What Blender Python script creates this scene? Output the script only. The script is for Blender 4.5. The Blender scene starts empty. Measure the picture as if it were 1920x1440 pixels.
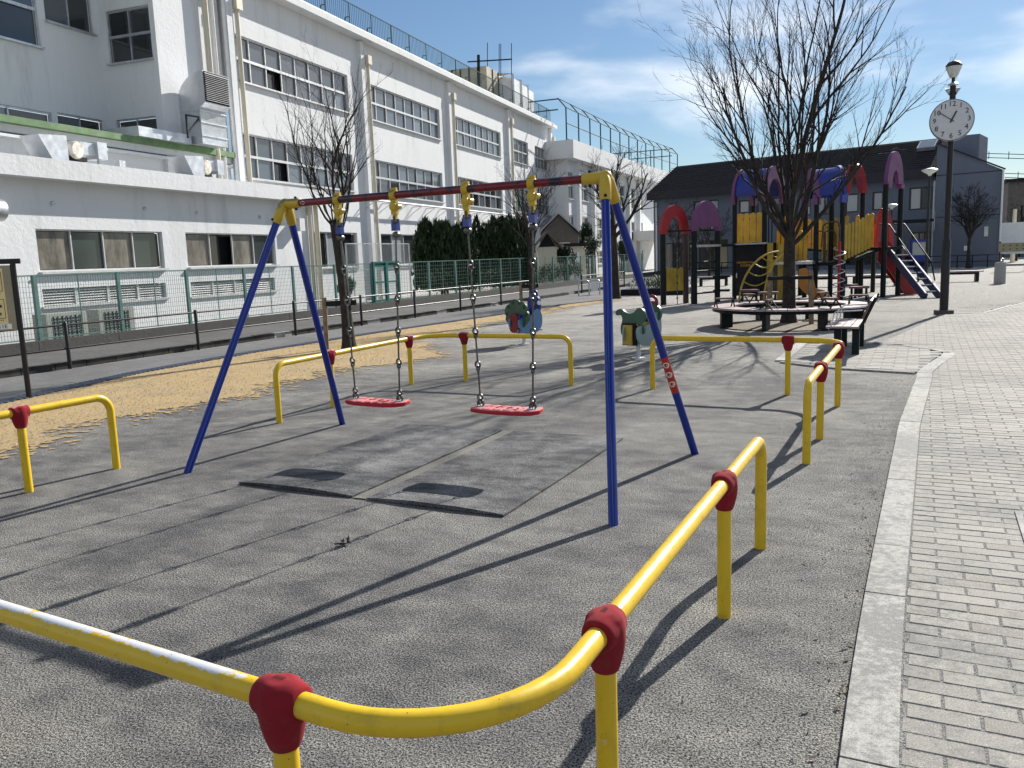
import bpy, math, random
from mathutils import Vector, Matrix, noise as mnoise
random.seed(7)
Rd = math.radians
sc = bpy.context.scene
COL = sc.collection
V = Vector

# ---------------------------------------------------------------- camera
F_PX, PITCH, ROLL, YAW, CAM_H = 1557.0, 0.1497, -0.0364, Rd(19.705), 1.6
def _rz(v):
    c, s = math.cos(YAW), math.sin(YAW)
    return V((v[0]*c - v[1]*s, v[0]*s + v[1]*c, v[2]))
_F = _rz((0, math.cos(PITCH), -math.sin(PITCH)))
_R0 = _rz((1, 0, 0)); _U0 = _rz((0, math.sin(PITCH), math.cos(PITCH)))
_R = math.cos(ROLL)*_R0 + math.sin(ROLL)*_U0
_U = -math.sin(ROLL)*_R0 + math.cos(ROLL)*_U0
CP = V((0, 0, CAM_H))
cd = bpy.data.cameras.new('camera'); cam = bpy.data.objects.new('camera', cd); COL.objects.link(cam)
cam.matrix_world = Matrix(((_R.x, _U.x, -_F.x, 0), (_R.y, _U.y, -_F.y, 0), (_R.z, _U.z, -_F.z, CAM_H), (0, 0, 0, 1)))
cd.sensor_width = 36; cd.sensor_fit = 'HORIZONTAL'; cd.lens = F_PX/1920*36
cd.clip_start = 0.05; cd.clip_end = 2000
sc.camera = cam

# ---------------------------------------------------------------- sky, sun, exposure
SUN_AZ, SUN_EL = Rd(19.0), Rd(31.4)
w = bpy.data.worlds.new('World'); sc.world = w; w.use_nodes = True
wt = w.node_tree; wt.nodes.clear()
def wn(t, **kw):
    n = wt.nodes.new(t)
    for k, v in kw.items(): setattr(n, k, v)
    return n
wo = wn('ShaderNodeOutputWorld'); bg = wn('ShaderNodeBackground'); bg.inputs[1].default_value = 0.056
sky = wn('ShaderNodeTexSky', sky_type='NISHITA', sun_disc=False, sun_elevation=SUN_EL, sun_rotation=SUN_AZ,
         air_density=1.15, dust_density=0.15, ozone_density=5.0, altitude=30)
tc = wn('ShaderNodeTexCoord'); sx = wn('ShaderNodeSeparateXYZ')
wt.links.new(tc.outputs['Generated'], sx.inputs[0])
def wm(op, a, b=None, c=None, clamp=False):
    n = wn('ShaderNodeMath', operation=op, use_clamp=clamp)
    for i, x in enumerate((a, b, c)):
        if x is None: continue
        if isinstance(x, (int, float)): n.inputs[i].default_value = x
        else: wt.links.new(x, n.inputs[i])
    return n.outputs[0]
mp = wn('ShaderNodeMapping'); wt.links.new(tc.outputs['Generated'], mp.inputs[0])
mp.inputs['Rotation'].default_value = (0, Rd(-6), 0); mp.inputs['Scale'].default_value = (2.2, 2.2, 8.5); mp.inputs['Location'].default_value = (7.7, 0.9, 1.78)
nz = wn('ShaderNodeTexNoise'); wt.links.new(mp.outputs[0], nz.inputs['Vector'])
nz.inputs['Scale'].default_value = 1.0; nz.inputs['Detail'].default_value = 8; nz.inputs['Roughness'].default_value = 0.5; nz.inputs['Distortion'].default_value = 0.35
rmp = wn('ShaderNodeMapRange', interpolation_type='SMOOTHSTEP'); wt.links.new(nz.outputs[0], rmp.inputs[0])
rmp.inputs[1].default_value = 0.46; rmp.inputs[2].default_value = 0.68; rmp.inputs[3].default_value = 0; rmp.inputs[4].default_value = 0.9
mx = wn('ShaderNodeMix', data_type='RGBA'); wt.links.new(rmp.outputs[0], mx.inputs[0])
wt.links.new(sky.outputs[0], mx.inputs[6]); mx.inputs[7].default_value = (13.0, 13.4, 13.9, 1)
wt.links.new(mx.outputs[2], bg.inputs[0]); wt.links.new(bg.outputs[0], wo.inputs[0])

sd = bpy.data.lights.new('sun', 'SUN'); sun = bpy.data.objects.new('sun', sd); COL.objects.link(sun)
sd.energy = 5.0; sd.angle = Rd(0.5); sd.color = (1.0, 0.955, 0.88)
SDIR = V((math.sin(SUN_AZ)*math.cos(SUN_EL), math.cos(SUN_AZ)*math.cos(SUN_EL), math.sin(SUN_EL)))
sun.rotation_euler = SDIR.to_track_quat('Z', 'Y').to_euler(); sun.location = (10, 10, 30)
sc.render.engine = 'CYCLES'
vs = sc.view_settings
vs.view_transform = 'Standard'; vs.look = 'None'; vs.exposure = 0.72; vs.gamma = 1.0; vs.use_curve_mapping = False

# ---------------------------------------------------------------- pixels of the photograph -> points in the place
def ray(px, py): return (px-960)/F_PX*_R - (py-720)/F_PX*_U + _F
def G(px, py, z=0.0):                         # on the level z
    d = ray(px, py); return CP + d*((z-CAM_H)/d.z)
def PX(px, py, X):                            # on the wall plane x = X
    d = ray(px, py); return CP + d*(X/d.x)
def PY(px, py, Y):
    d = ray(px, py); return CP + d*(Y/d.y)
def PL(px, py, a, b):                         # on the upright plane through a and b
    d = ray(px, py); n = V((-(b[1]-a[1]), b[0]-a[0]))
    t = (n.x*a[0] + n.y*a[1])/(n.x*d.x + n.y*d.y); return CP + d*t
def proj(p):
    v = V(p) - CP; z = v.dot(_F); return (960 + F_PX*v.dot(_R)/z, 720 - F_PX*v.dot(_U)/z, z)
def gp(px, Y, z=0.0):                         # ground point at depth Y under image column px
    x = 0.0
    for _ in range(12):
        q = proj((x, Y, z)); x += (px-q[0])*q[2]/F_PX
    return V((x, Y, z))
def zat(p, py):                               # height over ground point p that shows on row py
    lo, hi = -3, 40
    for _ in range(40):
        m = (lo+hi)/2
        if proj((p[0], p[1], m))[1] > py: lo = m
        else: hi = m
    return lo

# ---------------------------------------------------------------- mesh building
class MB:
    def __init__(s): s.v = []; s.f = []
    def add(s, vs, fs):
        k = len(s.v); s.v += [tuple(x) for x in vs]; s.f += [tuple(i+k for i in f) for f in fs]; return s
    def quad(s, *p): return s.add(p, [tuple(range(len(p)))])
    def frame(s, o, ax, ay, az, sx, sy, sz):
        o, ax, ay, az = V(o), V(ax)*sx/2, V(ay)*sy/2, V(az)*sz/2
        vs = [o+i*ax+j*ay+k*az for k in (-1, 1) for j in (-1, 1) for i in (-1, 1)]
        return s.add(vs, [(0, 2, 3, 1), (4, 5, 7, 6), (0, 1, 5, 4), (2, 6, 7, 3), (0, 4, 6, 2), (1, 3, 7, 5)])
    def box(s, c, size, rz=0.0):
        cr, sr = math.cos(rz), math.sin(rz)
        return s.frame(c, (cr, sr, 0), (-sr, cr, 0), (0, 0, 1), *size)
    def bar(s, p, q, w, h=None, up=(0, 0, 1)):
        p, q = V(p), V(q); d = q-p; L = d.length
        if L < 1e-6: return s
        d /= L; up = V(up)
        if abs(d.dot(up)) > .99: up = V((0, 1, 0))
        x = d.cross(up).normalized(); u = x.cross(d)
        return s.frame((p+q)/2, x, d, u, w, L, h or w)
    def tube(s, pts, r, n=10, caps=True, closed=False):
        pts = [V(p) for p in pts]; m = len(pts)
        rs = r if isinstance(r, (list, tuple)) else [r]*m
        k = len(s.v); prev = None
        for i, p in enumerate(pts):
            if closed: t = pts[(i+1) % m] - pts[i-1]
            else: t = pts[min(i+1, m-1)] - pts[max(i-1, 0)]
            if t.length < 1e-9: t = V((0, 0, 1))
            t.normalize()
            if prev is None:
                a = V((0, 0, 1)) if abs(t.z) < .9 else V((1, 0, 0)); x = t.cross(a).normalized()
            else: x = (prev - t*prev.dot(t)).normalized()
            prev = x; y = t.cross(x)
            for j in range(n):
                a = 2*math.pi*j/n; q = p + (x*math.cos(a) + y*math.sin(a))*rs[i]; s.v.append(q[:])
        for i in range(m if closed else m-1):
            i2 = (i+1) % m
            for j in range(n):
                j2 = (j+1) % n
                s.f.append((k+i*n+j, k+i*n+j2, k+i2*n+j2, k+i2*n+j))
        if caps and not closed:
            s.f.append(tuple(k+j for j in reversed(range(n)))); s.f.append(tuple(k+(m-1)*n+j for j in range(n)))
        return s
    def lathe(s, prof, c, n=20, ax=(0, 0, 1)):
        ax = V(ax).normalized(); a = V((1, 0, 0)) if abs(ax.x) < .9 else V((0, 1, 0))
        x = ax.cross(a).normalized(); y = ax.cross(x); c = V(c); k = len(s.v)
        for (r, z) in prof:
            for j in range(n):
                t = 2*math.pi*j/n; s.v.append((c + ax*z + (x*math.cos(t)+y*math.sin(t))*r)[:])
        for i in range(len(prof)-1):
            for j in range(n):
                j2 = (j+1) % n; s.f.append((k+i*n+j, k+i*n+j2, k+(i+1)*n+j2, k+(i+1)*n+j))
        s.f.append(tuple(k+j for j in reversed(range(n)))); s.f.append(tuple(k+(len(prof)-1)*n+j for j in range(n)))
        return s
    def ball(s, c, r, n=10, m=7, sq=(1, 1, 1)):
        k = len(s.v); c = V(c)
        for i in range(1, m):
            t = math.pi*i/m
            for j in range(n):
                a = 2*math.pi*j/n
                s.v.append((c + V((r*sq[0]*math.sin(t)*math.cos(a), r*sq[1]*math.sin(t)*math.sin(a), r*sq[2]*math.cos(t))))[:])
        s.v.append((c+V((0, 0, r*sq[2])))[:]); s.v.append((c-V((0, 0, r*sq[2])))[:])
        T, B = len(s.v)-2, len(s.v)-1
        for j in range(n):
            j2 = (j+1) % n
            s.f.append((T, k+j, k+j2)); s.f.append((B, k+(m-2)*n+j2, k+(m-2)*n+j))
            for i in range(m-2): s.f.append((k+i*n+j, k+(i+1)*n+j, k+(i+1)*n+j2, k+i*n+j2))
        return s
    def prism(s, out, o, ax, ay, th):          # outline in the plane (ax, ay) at o, th thick, centred
        o, ax, ay = V(o), V(ax), V(ay); n = ax.cross(ay).normalized()
        if sum(out[i][0]*out[(i+1) % len(out)][1]-out[(i+1) % len(out)][0]*out[i][1] for i in range(len(out))) < 0: out = out[::-1]
        m = len(out)
        a = [o+ax*u+ay*v+n*th/2 for u, v in out]; b = [o+ax*u+ay*v-n*th/2 for u, v in out]
        return s.add(a+b, [tuple(range(m)), tuple(range(2*m-1, m-1, -1))] + [(i, i+m, (i+1) % m+m, (i+1) % m) for i in range(m)])
    def arch(s, o, ax, ay, th, ro, rv, ri, riv, n=14, y0=0):   # U-shaped arch panel, open below
        po = [(ro*math.cos(math.pi*i/n), y0+rv*math.sin(math.pi*i/n)) for i in range(n+1)]
        pi_ = [(ri*math.cos(math.pi*i/n), y0+riv*math.sin(math.pi*i/n)) for i in range(n+1)]
        o, ax, ay = V(o), V(ax), V(ay); nn = ax.cross(ay).normalized(); k = len(s.v)
        for sg in (1, -1):
            for (u, v) in po+pi_: s.v.append((o+ax*u+ay*v+nn*sg*th/2)[:])
        m = n+1
        for i in range(n):
            s.f += [(k+i, k+i+1, k+m+i+1, k+m+i), (k+2*m+i+1, k+2*m+i, k+3*m+i, k+3*m+i+1),
                    (k+i+1, k+i, k+2*m+i, k+2*m+i+1), (k+m+i, k+m+i+1, k+3*m+i+1, k+3*m+i)]
        for i in (0, n): s.f.append((k+i, k+m+i, k+3*m+i, k+2*m+i))
        return s
    def build(s, name, mat, parent=None, smooth=None, kind=None, label=None, loc=None):
        if parent is not None: o = ROOT[parent.name]
        else: o = V(loc) if loc is not None else V((0, 0, 0))
        me = bpy.data.meshes.new(name)
        me.from_pydata([(x-o.x, y-o.y, z-o.z) for x, y, z in s.v], [], s.f)
        me.materials.append(mat)
        if smooth:
            me.polygons.foreach_set('use_smooth', [True]*len(me.polygons)); me.set_sharp_from_angle(angle=Rd(smooth))
        ob = bpy.data.objects.new(name, me); COL.objects.link(ob)
        if parent is not None: ob.parent = parent
        else: ob.location = o
        ROOT[ob.name] = o
        if kind: ob['kind'] = kind
        if label: ob['label'] = label
        return ob
ROOT = {}
def tag(o, label, cat, group=None):
    o['label'] = label; o['category'] = cat
    if group: o['group'] = group
    return o
def thing(name, loc, label, cat, group=None):
    o = bpy.data.objects.new(name, None); COL.objects.link(o); o.location = loc; o.empty_display_size = .2
    ROOT[o.name] = V(loc); return tag(o, label, cat, group)
def struct(o): o['kind'] = 'structure'; return o
def fillet(pts, rad, n=8):
    pts = [V(p) for p in pts]; out = [pts[0]]
    for i in range(1, len(pts)-1):
        p, r = pts[i], rad[i]
        if r <= 0: out.append(p); continue
        a = (pts[i-1]-p).normalized(); b = (pts[i+1]-p).normalized(); ang = a.angle(b)
        d = r/math.tan(ang/2); s_, e_ = p+a*d, p+b*d; c = p + (a+b).normalized()*(r/math.sin(ang/2))
        v0, v1 = s_-c, e_-c; th = v0.angle(v1)
        for k in range(n+1):
            t = k/n
            out.append(c + (v0*math.sin((1-t)*th) + v1*math.sin(t*th))/math.sin(th))
    out.append(pts[-1]); return out
def dense(pts, step):
    out = [V(pts[0])]
    for a, b in zip(pts, pts[1:]):
        a, b = V(a), V(b); n = max(1, int((b-a).length/step))
        out += [a.lerp(b, i/n) for i in range(1, n+1)]
    return out
def wall(mb, o, u, n, rect, holes, d=.14):     # upright wall face with openings and reveals; n points outwards
    o, u, n, z = V(o), V(u), V(n), V((0, 0, 1)); u0, u1, v0, v1 = rect
    us = sorted({u0, u1, *[h[0] for h in holes], *[h[1] for h in holes]}); vs_ = sorted({v0, v1, *[h[2] for h in holes], *[h[3] for h in holes]})
    P = lambda a, b, k=0: o+u*a+z*b-n*k
    flip = u.cross(z).dot(n) < 0
    def q(*p): mb.quad(*(p[::-1] if flip else p))
    for a, b in zip(us, us[1:]):
        for c, e in zip(vs_, vs_[1:]):
            m, k = (a+b)/2, (c+e)/2
            if any(h[0] < m < h[1] and h[2] < k < h[3] for h in holes): continue
            q(P(a, c), P(b, c), P(b, e), P(a, e))
    for (a, b, c, e) in holes:
        q(P(a, c), P(a, c, d), P(b, c, d), P(b, c)); q(P(a, e, d), P(a, e), P(b, e), P(b, e, d))
        q(P(a, c, d), P(a, c), P(a, e), P(a, e, d)); q(P(b, c), P(b, c, d), P(b, e, d), P(b, e))
def window(parent, o, u, n, hole, cols, rows, fm, pm, d=.11, fw=.05, rowsplit=.5, sill=True, open_=()):
    o, u, n, z = V(o), V(u), V(n), V((0, 0, 1)); a, b, c, e = hole; mb = MB(); W = b-a
    def fb(x0, x1, y0, y1, th=.05, off=d-.03): mb.frame(o+u*(x0+x1)/2+z*(y0+y1)/2-n*off, u, z, n, x1-x0, y1-y0, th)
    fb(a, b, c, c+fw); fb(a, b, e-fw, e); fb(a, a+fw, c+fw, e-fw); fb(b-fw, b, c+fw, e-fw)
    ys = [c+fw, e-fw] if rows == 1 else [c+fw, c+(e-c)*rowsplit, e-fw]
    xs = [a+fw+(W-2*fw)*i/cols for i in range(cols+1)]
    if rows == 2: fb(a+fw, b-fw, ys[1]-fw*.9, ys[1]+fw*.9, .07)
    for i in range(1, cols): fb(xs[i]-fw*.45, xs[i]+fw*.45, c+fw, e-fw, .046)
    if sill: mb.frame(o+u*(a+b)/2+z*(c-.03)+n*.03, u, n, z, W+.06, .16, .055)
    wn_ = mb.build('window', fm, parent)
    for r in range(len(ys)-1):
        for i in range(cols):
            if (r, i) in open_: continue
            p = MB(); k = d+.0+.012*((i+r) % 2)
            p.frame(o+u*(xs[i]+xs[i+1])/2+z*(ys[r]+ys[r+1])/2-n*k, u, z, n, xs[i+1]-xs[i]-.03, ys[r+1]-ys[r]-.03, .008)
            p.build('pane', pm[(i*7+r*3) % len(pm)] if isinstance(pm, list) else pm, wn_)
    return wn_

# ---------------------------------------------------------------- materials
def nt(m): m.use_nodes = True; return m.node_tree
class NT:
    def __init__(s, name):
        s.m = bpy.data.materials.new(name); s.t = nt(s.m); s.b = s.t.nodes['Principled BSDF']
        s.pos = s.t.nodes.new('ShaderNodeNewGeometry').outputs['Position']
    def n(s, t, **kw):
        x = s.t.nodes.new(t)
        for k, v in kw.items(): setattr(x, k, v)
        return x
    def put(s, x, v):
        if hasattr(v, 'links') or isinstance(v, bpy.types.NodeSocket): s.t.links.new(v, x)
        else: x.default_value = v
    def math(s, op, a, b=0.0, clamp=False):
        x = s.n('ShaderNodeMath', operation=op, use_clamp=clamp); s.put(x.inputs[0], a); s.put(x.inputs[1], b); return x.outputs[0]
    def noise(s, scale, detail=3, rough=.55, vec=None, stretch=None, dist=0.0):
        vec = vec or s.pos
        if stretch:
            mp = s.n('ShaderNodeMapping'); s.put(mp.inputs[0], vec); mp.inputs['Scale'].default_value = stretch; vec = mp.outputs[0]
        x = s.n('ShaderNodeTexNoise'); s.put(x.inputs['Vector'], vec); x.inputs['Scale'].default_value = scale
        x.inputs['Detail'].default_value = detail; x.inputs['Roughness'].default_value = rough; x.inputs['Distortion'].default_value = dist
        return x.outputs[0]
    def vor(s, scale, feature='F1', out=0):
        x = s.n('ShaderNodeTexVoronoi', feature=feature); s.put(x.inputs['Vector'], s.pos); x.inputs['Scale'].default_value = scale; return x.outputs[out]
    def ramp(s, f, a, b, lo=0.0, hi=1.0):
        x = s.n('ShaderNodeMapRange'); s.put(x.inputs[0], f)
        for i, v in enumerate((a, b, lo, hi)): s.put(x.inputs[i+1], v)
        return x.outputs[0]
    def mix(s, f, a, b, mode='MIX'):
        x = s.n('ShaderNodeMix', data_type='RGBA', blend_type=mode)
        s.put(x.inputs[0], f)
        for i, v in ((6, a), (7, b)): s.put(x.inputs[i], v if not isinstance(v, tuple) else (*v, 1) if len(v) == 3 else v)
        return x.outputs[2]
    def rnd(s): return s.n('ShaderNodeObjectInfo').outputs['Random']
    def bump(s, h, strength=.5, dist=.01):
        x = s.n('ShaderNodeBump'); s.put(x.inputs['Height'], h); x.inputs['Strength'].default_value = strength; x.inputs['Distance'].default_value = dist
        s.t.links.new(x.outputs[0], s.b.inputs['Normal']); return s
    def fin(s, col=None, rough=.6, metal=0.0, spec=.5):
        if col is not None: s.put(s.b.inputs['Base Color'], (*col, 1) if isinstance(col, tuple) and len(col) == 3 else col)
        s.put(s.b.inputs['Roughness'], rough); s.b.inputs['Metallic'].default_value = metal; s.b.inputs['Specular IOR Level'].default_value = spec
        return s.m
def simple(name, col, rough=.6, metal=0.0, var=.18, scale=3.0, bump=0.0, bs=80.0, spec=.5, dirt=None, da=.3, ds=2.0):
    s = NT(name); k = s.ramp(s.noise(scale, 4), .3, .7, 1-var, 1+var)
    c = s.mix(1.0, col, s.n('ShaderNodeCombineColor').outputs[0], 'MIX') if False else None
    g = s.n('ShaderNodeCombineXYZ')
    for i in range(3): s.put(g.inputs[i], k)
    c = s.mix(1.0, col, g.outputs[0], 'MULTIPLY')
    if dirt: c = s.mix(s.ramp(s.noise(ds, 6, .65), .48, .72, 0, da), c, dirt)
    if bump: s.bump(s.noise(bs, 4), bump, .004)
    return s.fin(c, s.ramp(s.noise(scale*2.3, 3), .3, .7, max(.02, rough-.08), rough+.08), metal, spec)
def painted(name, col, under=(.45, .47, .5), wear=.6, ws=9.0, topwear=False, rough=.32, spots=True, coat=.0, dirt=(.12, .09, .05), da=.35):
    s = NT(name)
    c = s.mix(s.ramp(s.noise(2.3, 4), .3, .75, 0, .35), col, tuple(x*.7 for x in col))
    c = s.mix(s.ramp(s.noise(14, 6, .7), .52, .75, 0, da), c, dirt)
    m = s.ramp(s.noise(ws, 6, .7), wear, wear+.05)
    if topwear:                                   # paint rubbed off along the top of the rail where children sit
        sp = s.n('ShaderNodeSeparateXYZ'); s.put(sp.inputs[0], s.t.nodes['Geometry'].outputs['Normal'])
        t = s.math('ADD', sp.outputs[2], s.math('MULTIPLY', s.math('SUBTRACT', s.noise(24, 5, .7), .5), .9))
        t = s.math('ADD', t, s.math('MULTIPLY', s.math('SUBTRACT', s.noise(1.15, 2), .5), 1.6))
        px_ = s.n('ShaderNodeSeparateXYZ'); s.put(px_.inputs[0], s.pos); t = s.math('ADD', t, s.ramp(px_.outputs[0], -1.32, -1.15, .15, -.55)); m = s.math('MAXIMUM', m, s.ramp(t, .86, .93))
    c = s.mix(m, c, under)
    if spots:
        c = s.mix(s.ramp(s.vor(34), .05, .075, .85, 0), c, (.05, .035, .02))
        c = s.mix(s.ramp(s.noise(17, 7, .8), .665, .70, 0, .9), c, (.11, .045, .015)); c = s.mix(s.ramp(s.noise(3.1, 6, .7, stretch=(1, 1, .35)), .55, .72, 0, .3), c, tuple(x*.45 for x in col))
    s.bump(s.math('ADD', s.math('MULTIPLY', m, -.6), s.math('MULTIPLY', s.noise(35, 4), .5)), .25, .002)
    return s.fin(c, s.ramp(s.noise(20, 4), .3, .7, rough-.07, rough+.15))
# play-ground surface: dusty, grainy, with pale silt patches
def ground_mat(name, base, dust, grain=1.0, dustlo=.42, dusthi=.7, far=None):
    s = NT(name)
    big = s.noise(.55, 7, .62, dist=.4); mid = s.noise(3.2, 7, .68, stretch=(1, 1.6, 1))
    f = s.ramp(s.math('ADD', s.math('MULTIPLY', big, .55), s.math('MULTIPLY', mid, .45)), dustlo, dusthi)
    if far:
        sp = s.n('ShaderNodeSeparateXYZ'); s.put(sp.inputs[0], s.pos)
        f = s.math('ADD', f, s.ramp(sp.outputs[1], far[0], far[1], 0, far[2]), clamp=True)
    if name == 'play_ground':            # silt washed up along the kerb
        f = s.math('ADD', f, s.math('MULTIPLY', s.ramp(sp.outputs[0], -.9, .7, 0, .34), s.ramp(s.noise(1.7, 6, .7), .35, .65)), clamp=True)
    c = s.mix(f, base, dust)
    c = s.mix(s.ramp(s.noise(1.1, 6, .7), .55, .75, 0, .3), c, tuple(x*.62 for x in base))
    g1 = s.noise(120, 2, .7); g2 = s.vor(95); g3 = s.noise(330, 2, .6)
    g = s.math('ADD', s.math('MULTIPLY', s.ramp(g1, .36, .64), .65), s.math('MULTIPLY', s.ramp(g3, .36, .64), .35))
    lo = s.mix(1.0, c, (1-.78*grain,)*3, 'MULTIPLY'); hi = s.mix(1.0, c, (1+.95*grain,)*3, 'MULTIPLY'); hi = s.mix(.12*grain, hi, (.8, .79, .76))
    c = s.mix(s.ramp(g, .2, .8), lo, hi)
    sc1 = s.ramp(s.noise(5.5, 7, .75, stretch=(1.5, .8, 1)), .60, .70, 0, .75*grain)
    c = s.mix(sc1, c, s.mix(s.ramp(g3, .35, .65), tuple(x*.75 for x in dust), tuple(min(.85, x*1.5) for x in dust)))
    sp_ = s.ramp(s.noise(26, 5, .75), .66, .74, 0, .8); c = s.mix(sp_, c, (.03, .028, .025))
    s.bump(s.math('ADD', g, s.math('MULTIPLY', g2, .5)), .9*grain, .009)
    return s.fin(c, .92, spec=.25)
M = {}
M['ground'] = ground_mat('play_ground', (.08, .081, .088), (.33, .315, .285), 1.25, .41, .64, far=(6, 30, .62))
M['asphalt'] = ground_mat('asphalt', (.062, .062, .064), (.12, .117, .115), .45)
M['sidewalk'] = ground_mat('sidewalk_asphalt', (.095, .096, .1), (.17, .168, .165), .4)
M['mat'] = ground_mat('rubber_mat', (.03, .0315, .038), (.25, .25, .248), .9, .46, .66)
M['silt'] = ground_mat('silt', (.15, .143, .125), (.25, .238, .21), .8)
M['soil'] = ground_mat('soil', (.12, .095, .07), (.3, .26, .2), .6)
def plaster(name, col, grime=(.33, .31, .27)):
    s = NT(name)
    c = s.mix(s.ramp(s.noise(.35, 6, .6), .35, .7, 0, .22), col, tuple(x*.84 for x in col))
    c = s.mix(s.ramp(s.noise(1.4, 7, .7, stretch=(1, 1, .22)), .55, .8, 0, .4), c, grime)
    c = s.mix(s.ramp(s.noise(1.5, 6, .7, stretch=(1, 1, .12)), .55, .78, 0, .34), c, tuple(x*.85 for x in grime))
    s.bump(s.math('ADD', s.noise(9, 6, .6), s.math('MULTIPLY', s.noise(60, 3), .4)), .55, .02)
    return s.fin(c, .88, spec=.3)
M['wall'] = plaster('white_plaster', (.70, .71, .72), (.29, .28, .265))
M['wall_b'] = plaster('grey_blue_siding', (.135, .155, .2), (.1, .11, .14))
M['cream_wall'] = plaster('cream_plaster', (.62, .58, .47))
M['concrete'] = plaster('old_concrete', (.09, .085, .078), (.045, .042, .037))
def brickm(name, cols, dust, dlo, dhi):
    s = NT(name); r = s.rnd()
    c = s.mix(r, cols[0], cols[1]); c = s.mix(s.ramp(s.math('FRACT', s.math('MULTIPLY', r, 7.3)), .75, .85, 0, .5), c, cols[2])
    g = s.noise(190, 2, .75)
    c = s.mix(s.ramp(g, .57, .68, 0, .85), c, (.045, .045, .045)); c = s.mix(s.ramp(g, .42, .3, 0, .5), c, (.85, .84, .82))
    d = s.ramp(s.math('ADD', s.math('MULTIPLY', s.noise(.8, 6, .65), .5), s.math('MULTIPLY', s.noise(24, 6, .8), .5)), dlo, dhi)
    gr = s.mix(s.ramp(s.noise(260, 2, .7), .3, .7), tuple(x*.45 for x in dust), tuple(min(.9, x*1.9) for x in dust))
    c = s.mix(d, c, gr)
    s.bump(s.math('ADD', s.math('MULTIPLY', g, .5), s.noise(40, 4)), .35, .003)
    return s.fin(c, .85, spec=.3)
M['brick'] = brickm('paving_brick', ((.255, .243, .22), (.325, .31, .275), (.22, .203, .172)), (.15, .145, .138), .47, .57)
M['kerb'] = brickm('kerb_stone', ((.36, .35, .325), (.42, .41, .38), (.32, .305, .27)), (.18, .176, .168), .45, .53)
M['joint'] = ground_mat('joint_sand', (.12, .118, .114), (.24, .235, .225), .8, .36, .6)
def straw():
    s = NT('dry_grass'); r = s.noise(70, 4, .85)
    c = s.mix(s.ramp(r, .3, .7), (.33, .22, .1), (.62, .48, .27)); c = s.mix(s.ramp(s.noise(1.3, 5, .7), .45, .75, 0, .55), c, (.25, .225, .19)); c = s.mix(s.ramp(s.noise(160, 2, .8), .55, .75, 0, .7), c, (.12, .08, .04)); s.bump(r, .8, .02)
    return s.fin(c, .9, spec=.2)
M['straw'] = straw()
M['yellow'] = painted('yellow_paint', (.72, .47, .012), (.62, .62, .6), .66, 8.0)
M['yellow_worn'] = painted('yellow_paint_worn', (.72, .47, .012), (.6, .62, .66), .67, 8.0, topwear=True)
M['red'] = painted('red_cap', (.24, .005, .014), (.5, .2, .2), .74, 20, .35, True)
M['beam'] = painted('red_beam_paint', (.17, .005, .012), (.008, .008, .018), .5, 7.0, .35, False, dirt=(.02, .015, .03), da=.7)
M['blue'] = painted('blue_paint', (.001, .022, .24), (.16, .16, .2), .73, 16, .3, False, dirt=(.01, .012, .05))
M['yellow_cast'] = painted('yellow_casting', (.56, .37, .02), (.2, .16, .06), .68, 14, .4)
M['seat'] = painted('red_seat', (.5, .02, .035), (.55, .2, .2), .74, 14, .3, True, dirt=(.2, .02, .02))
M['steel'] = simple('chain_steel', (.13, .125, .12), .38, .9, .35, 30)
M['galv'] = simple('galvanised', (.55, .57, .6), .42, .85, .18, 6)
M['duct'] = simple('duct_metal', (.58, .6, .63), .38, .75, .1, 3, dirt=(.35, .32, .3), da=.3)
M['black_rail'] = simple('dark_railing', (.014, .012, .014), .38, 0, .3, 8, spec=.35)
M['dark'] = simple('dark_plastic', (.012, .012, .016), .55, 0, .3, 6, spec=.18)
M['dark_post'] = simple('dark_green_post', (.009, .013, .014), .5, 0, .3, 5, spec=.18)
M['bark'] = simple('bark', (.035, .028, .025), .9, 0, .4, 14, bump=.9, bs=38, spec=.2, dirt=(.08, .075, .07), da=.5)
M['twig'] = simple('twig_bark', (.022, .017, .016), .85, 0, .3, 9, spec=.25)
M['sash'] = simple('alu_sash', (.6, .6, .6), .4, .4, .08, 4)
M['sash_dark'] = simple('dark_sash', (.03, .03, .033), .4, 0, .2, 4)
M['pipe'] = simple('beige_pipe', (.6, .55, .43), .5, 0, .15, 2, dirt=(.3, .25, .18), da=.5)
M['white_pipe'] = simple('white_pipe', (.7, .7, .7), .45, 0, .1, 2)
M['green_edge'] = simple('green_coping', (.11, .2, .085), .7, 0, .25, 3, dirt=(.2, .2, .15), da=.4)
M['green_fence'] = simple('green_fence_paint', (.1, .2, .175), .45, 0, .2, 4)
M['teal_gate'] = simple('teal_gate_paint', (.012, .13, .115), .4, 0, .2, 4)
M['navy'] = simple('navy_steel', (.006, .012, .09), .4, 0, .2, 3)
M['wire'] = simple('green_wire', (.12, .21, .185), .5, 0, .15, 3)
def glass(name, col, col2, rough=.05, dirty=0.0, dc=(.2, .18, .14)):
    s = NT(name); c = s.mix(s.rnd(), col, col2)
    if dirty: c = s.mix(s.ramp(s.noise(2.6, 7, .7, stretch=(1, 1, .35)), .42, .66, 0, dirty), c, dc)
    s.bump(s.noise(1.3, 2), .03, .05)
    return s.fin(c, rough, 0, .9)
M['glass'] = glass('window_glass', (.03, .04, .05), (.17, .19, .215))
M['glass_curtain'] = glass('window_glass_curtain', (.28, .3, .32), (.4, .42, .44), .12)
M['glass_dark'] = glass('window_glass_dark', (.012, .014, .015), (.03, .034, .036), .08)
M['glass_film'] = glass('window_glass_dirty', (.055, .048, .038), (.08, .07, .055), .35, .9, (.26, .235, .18))
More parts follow.
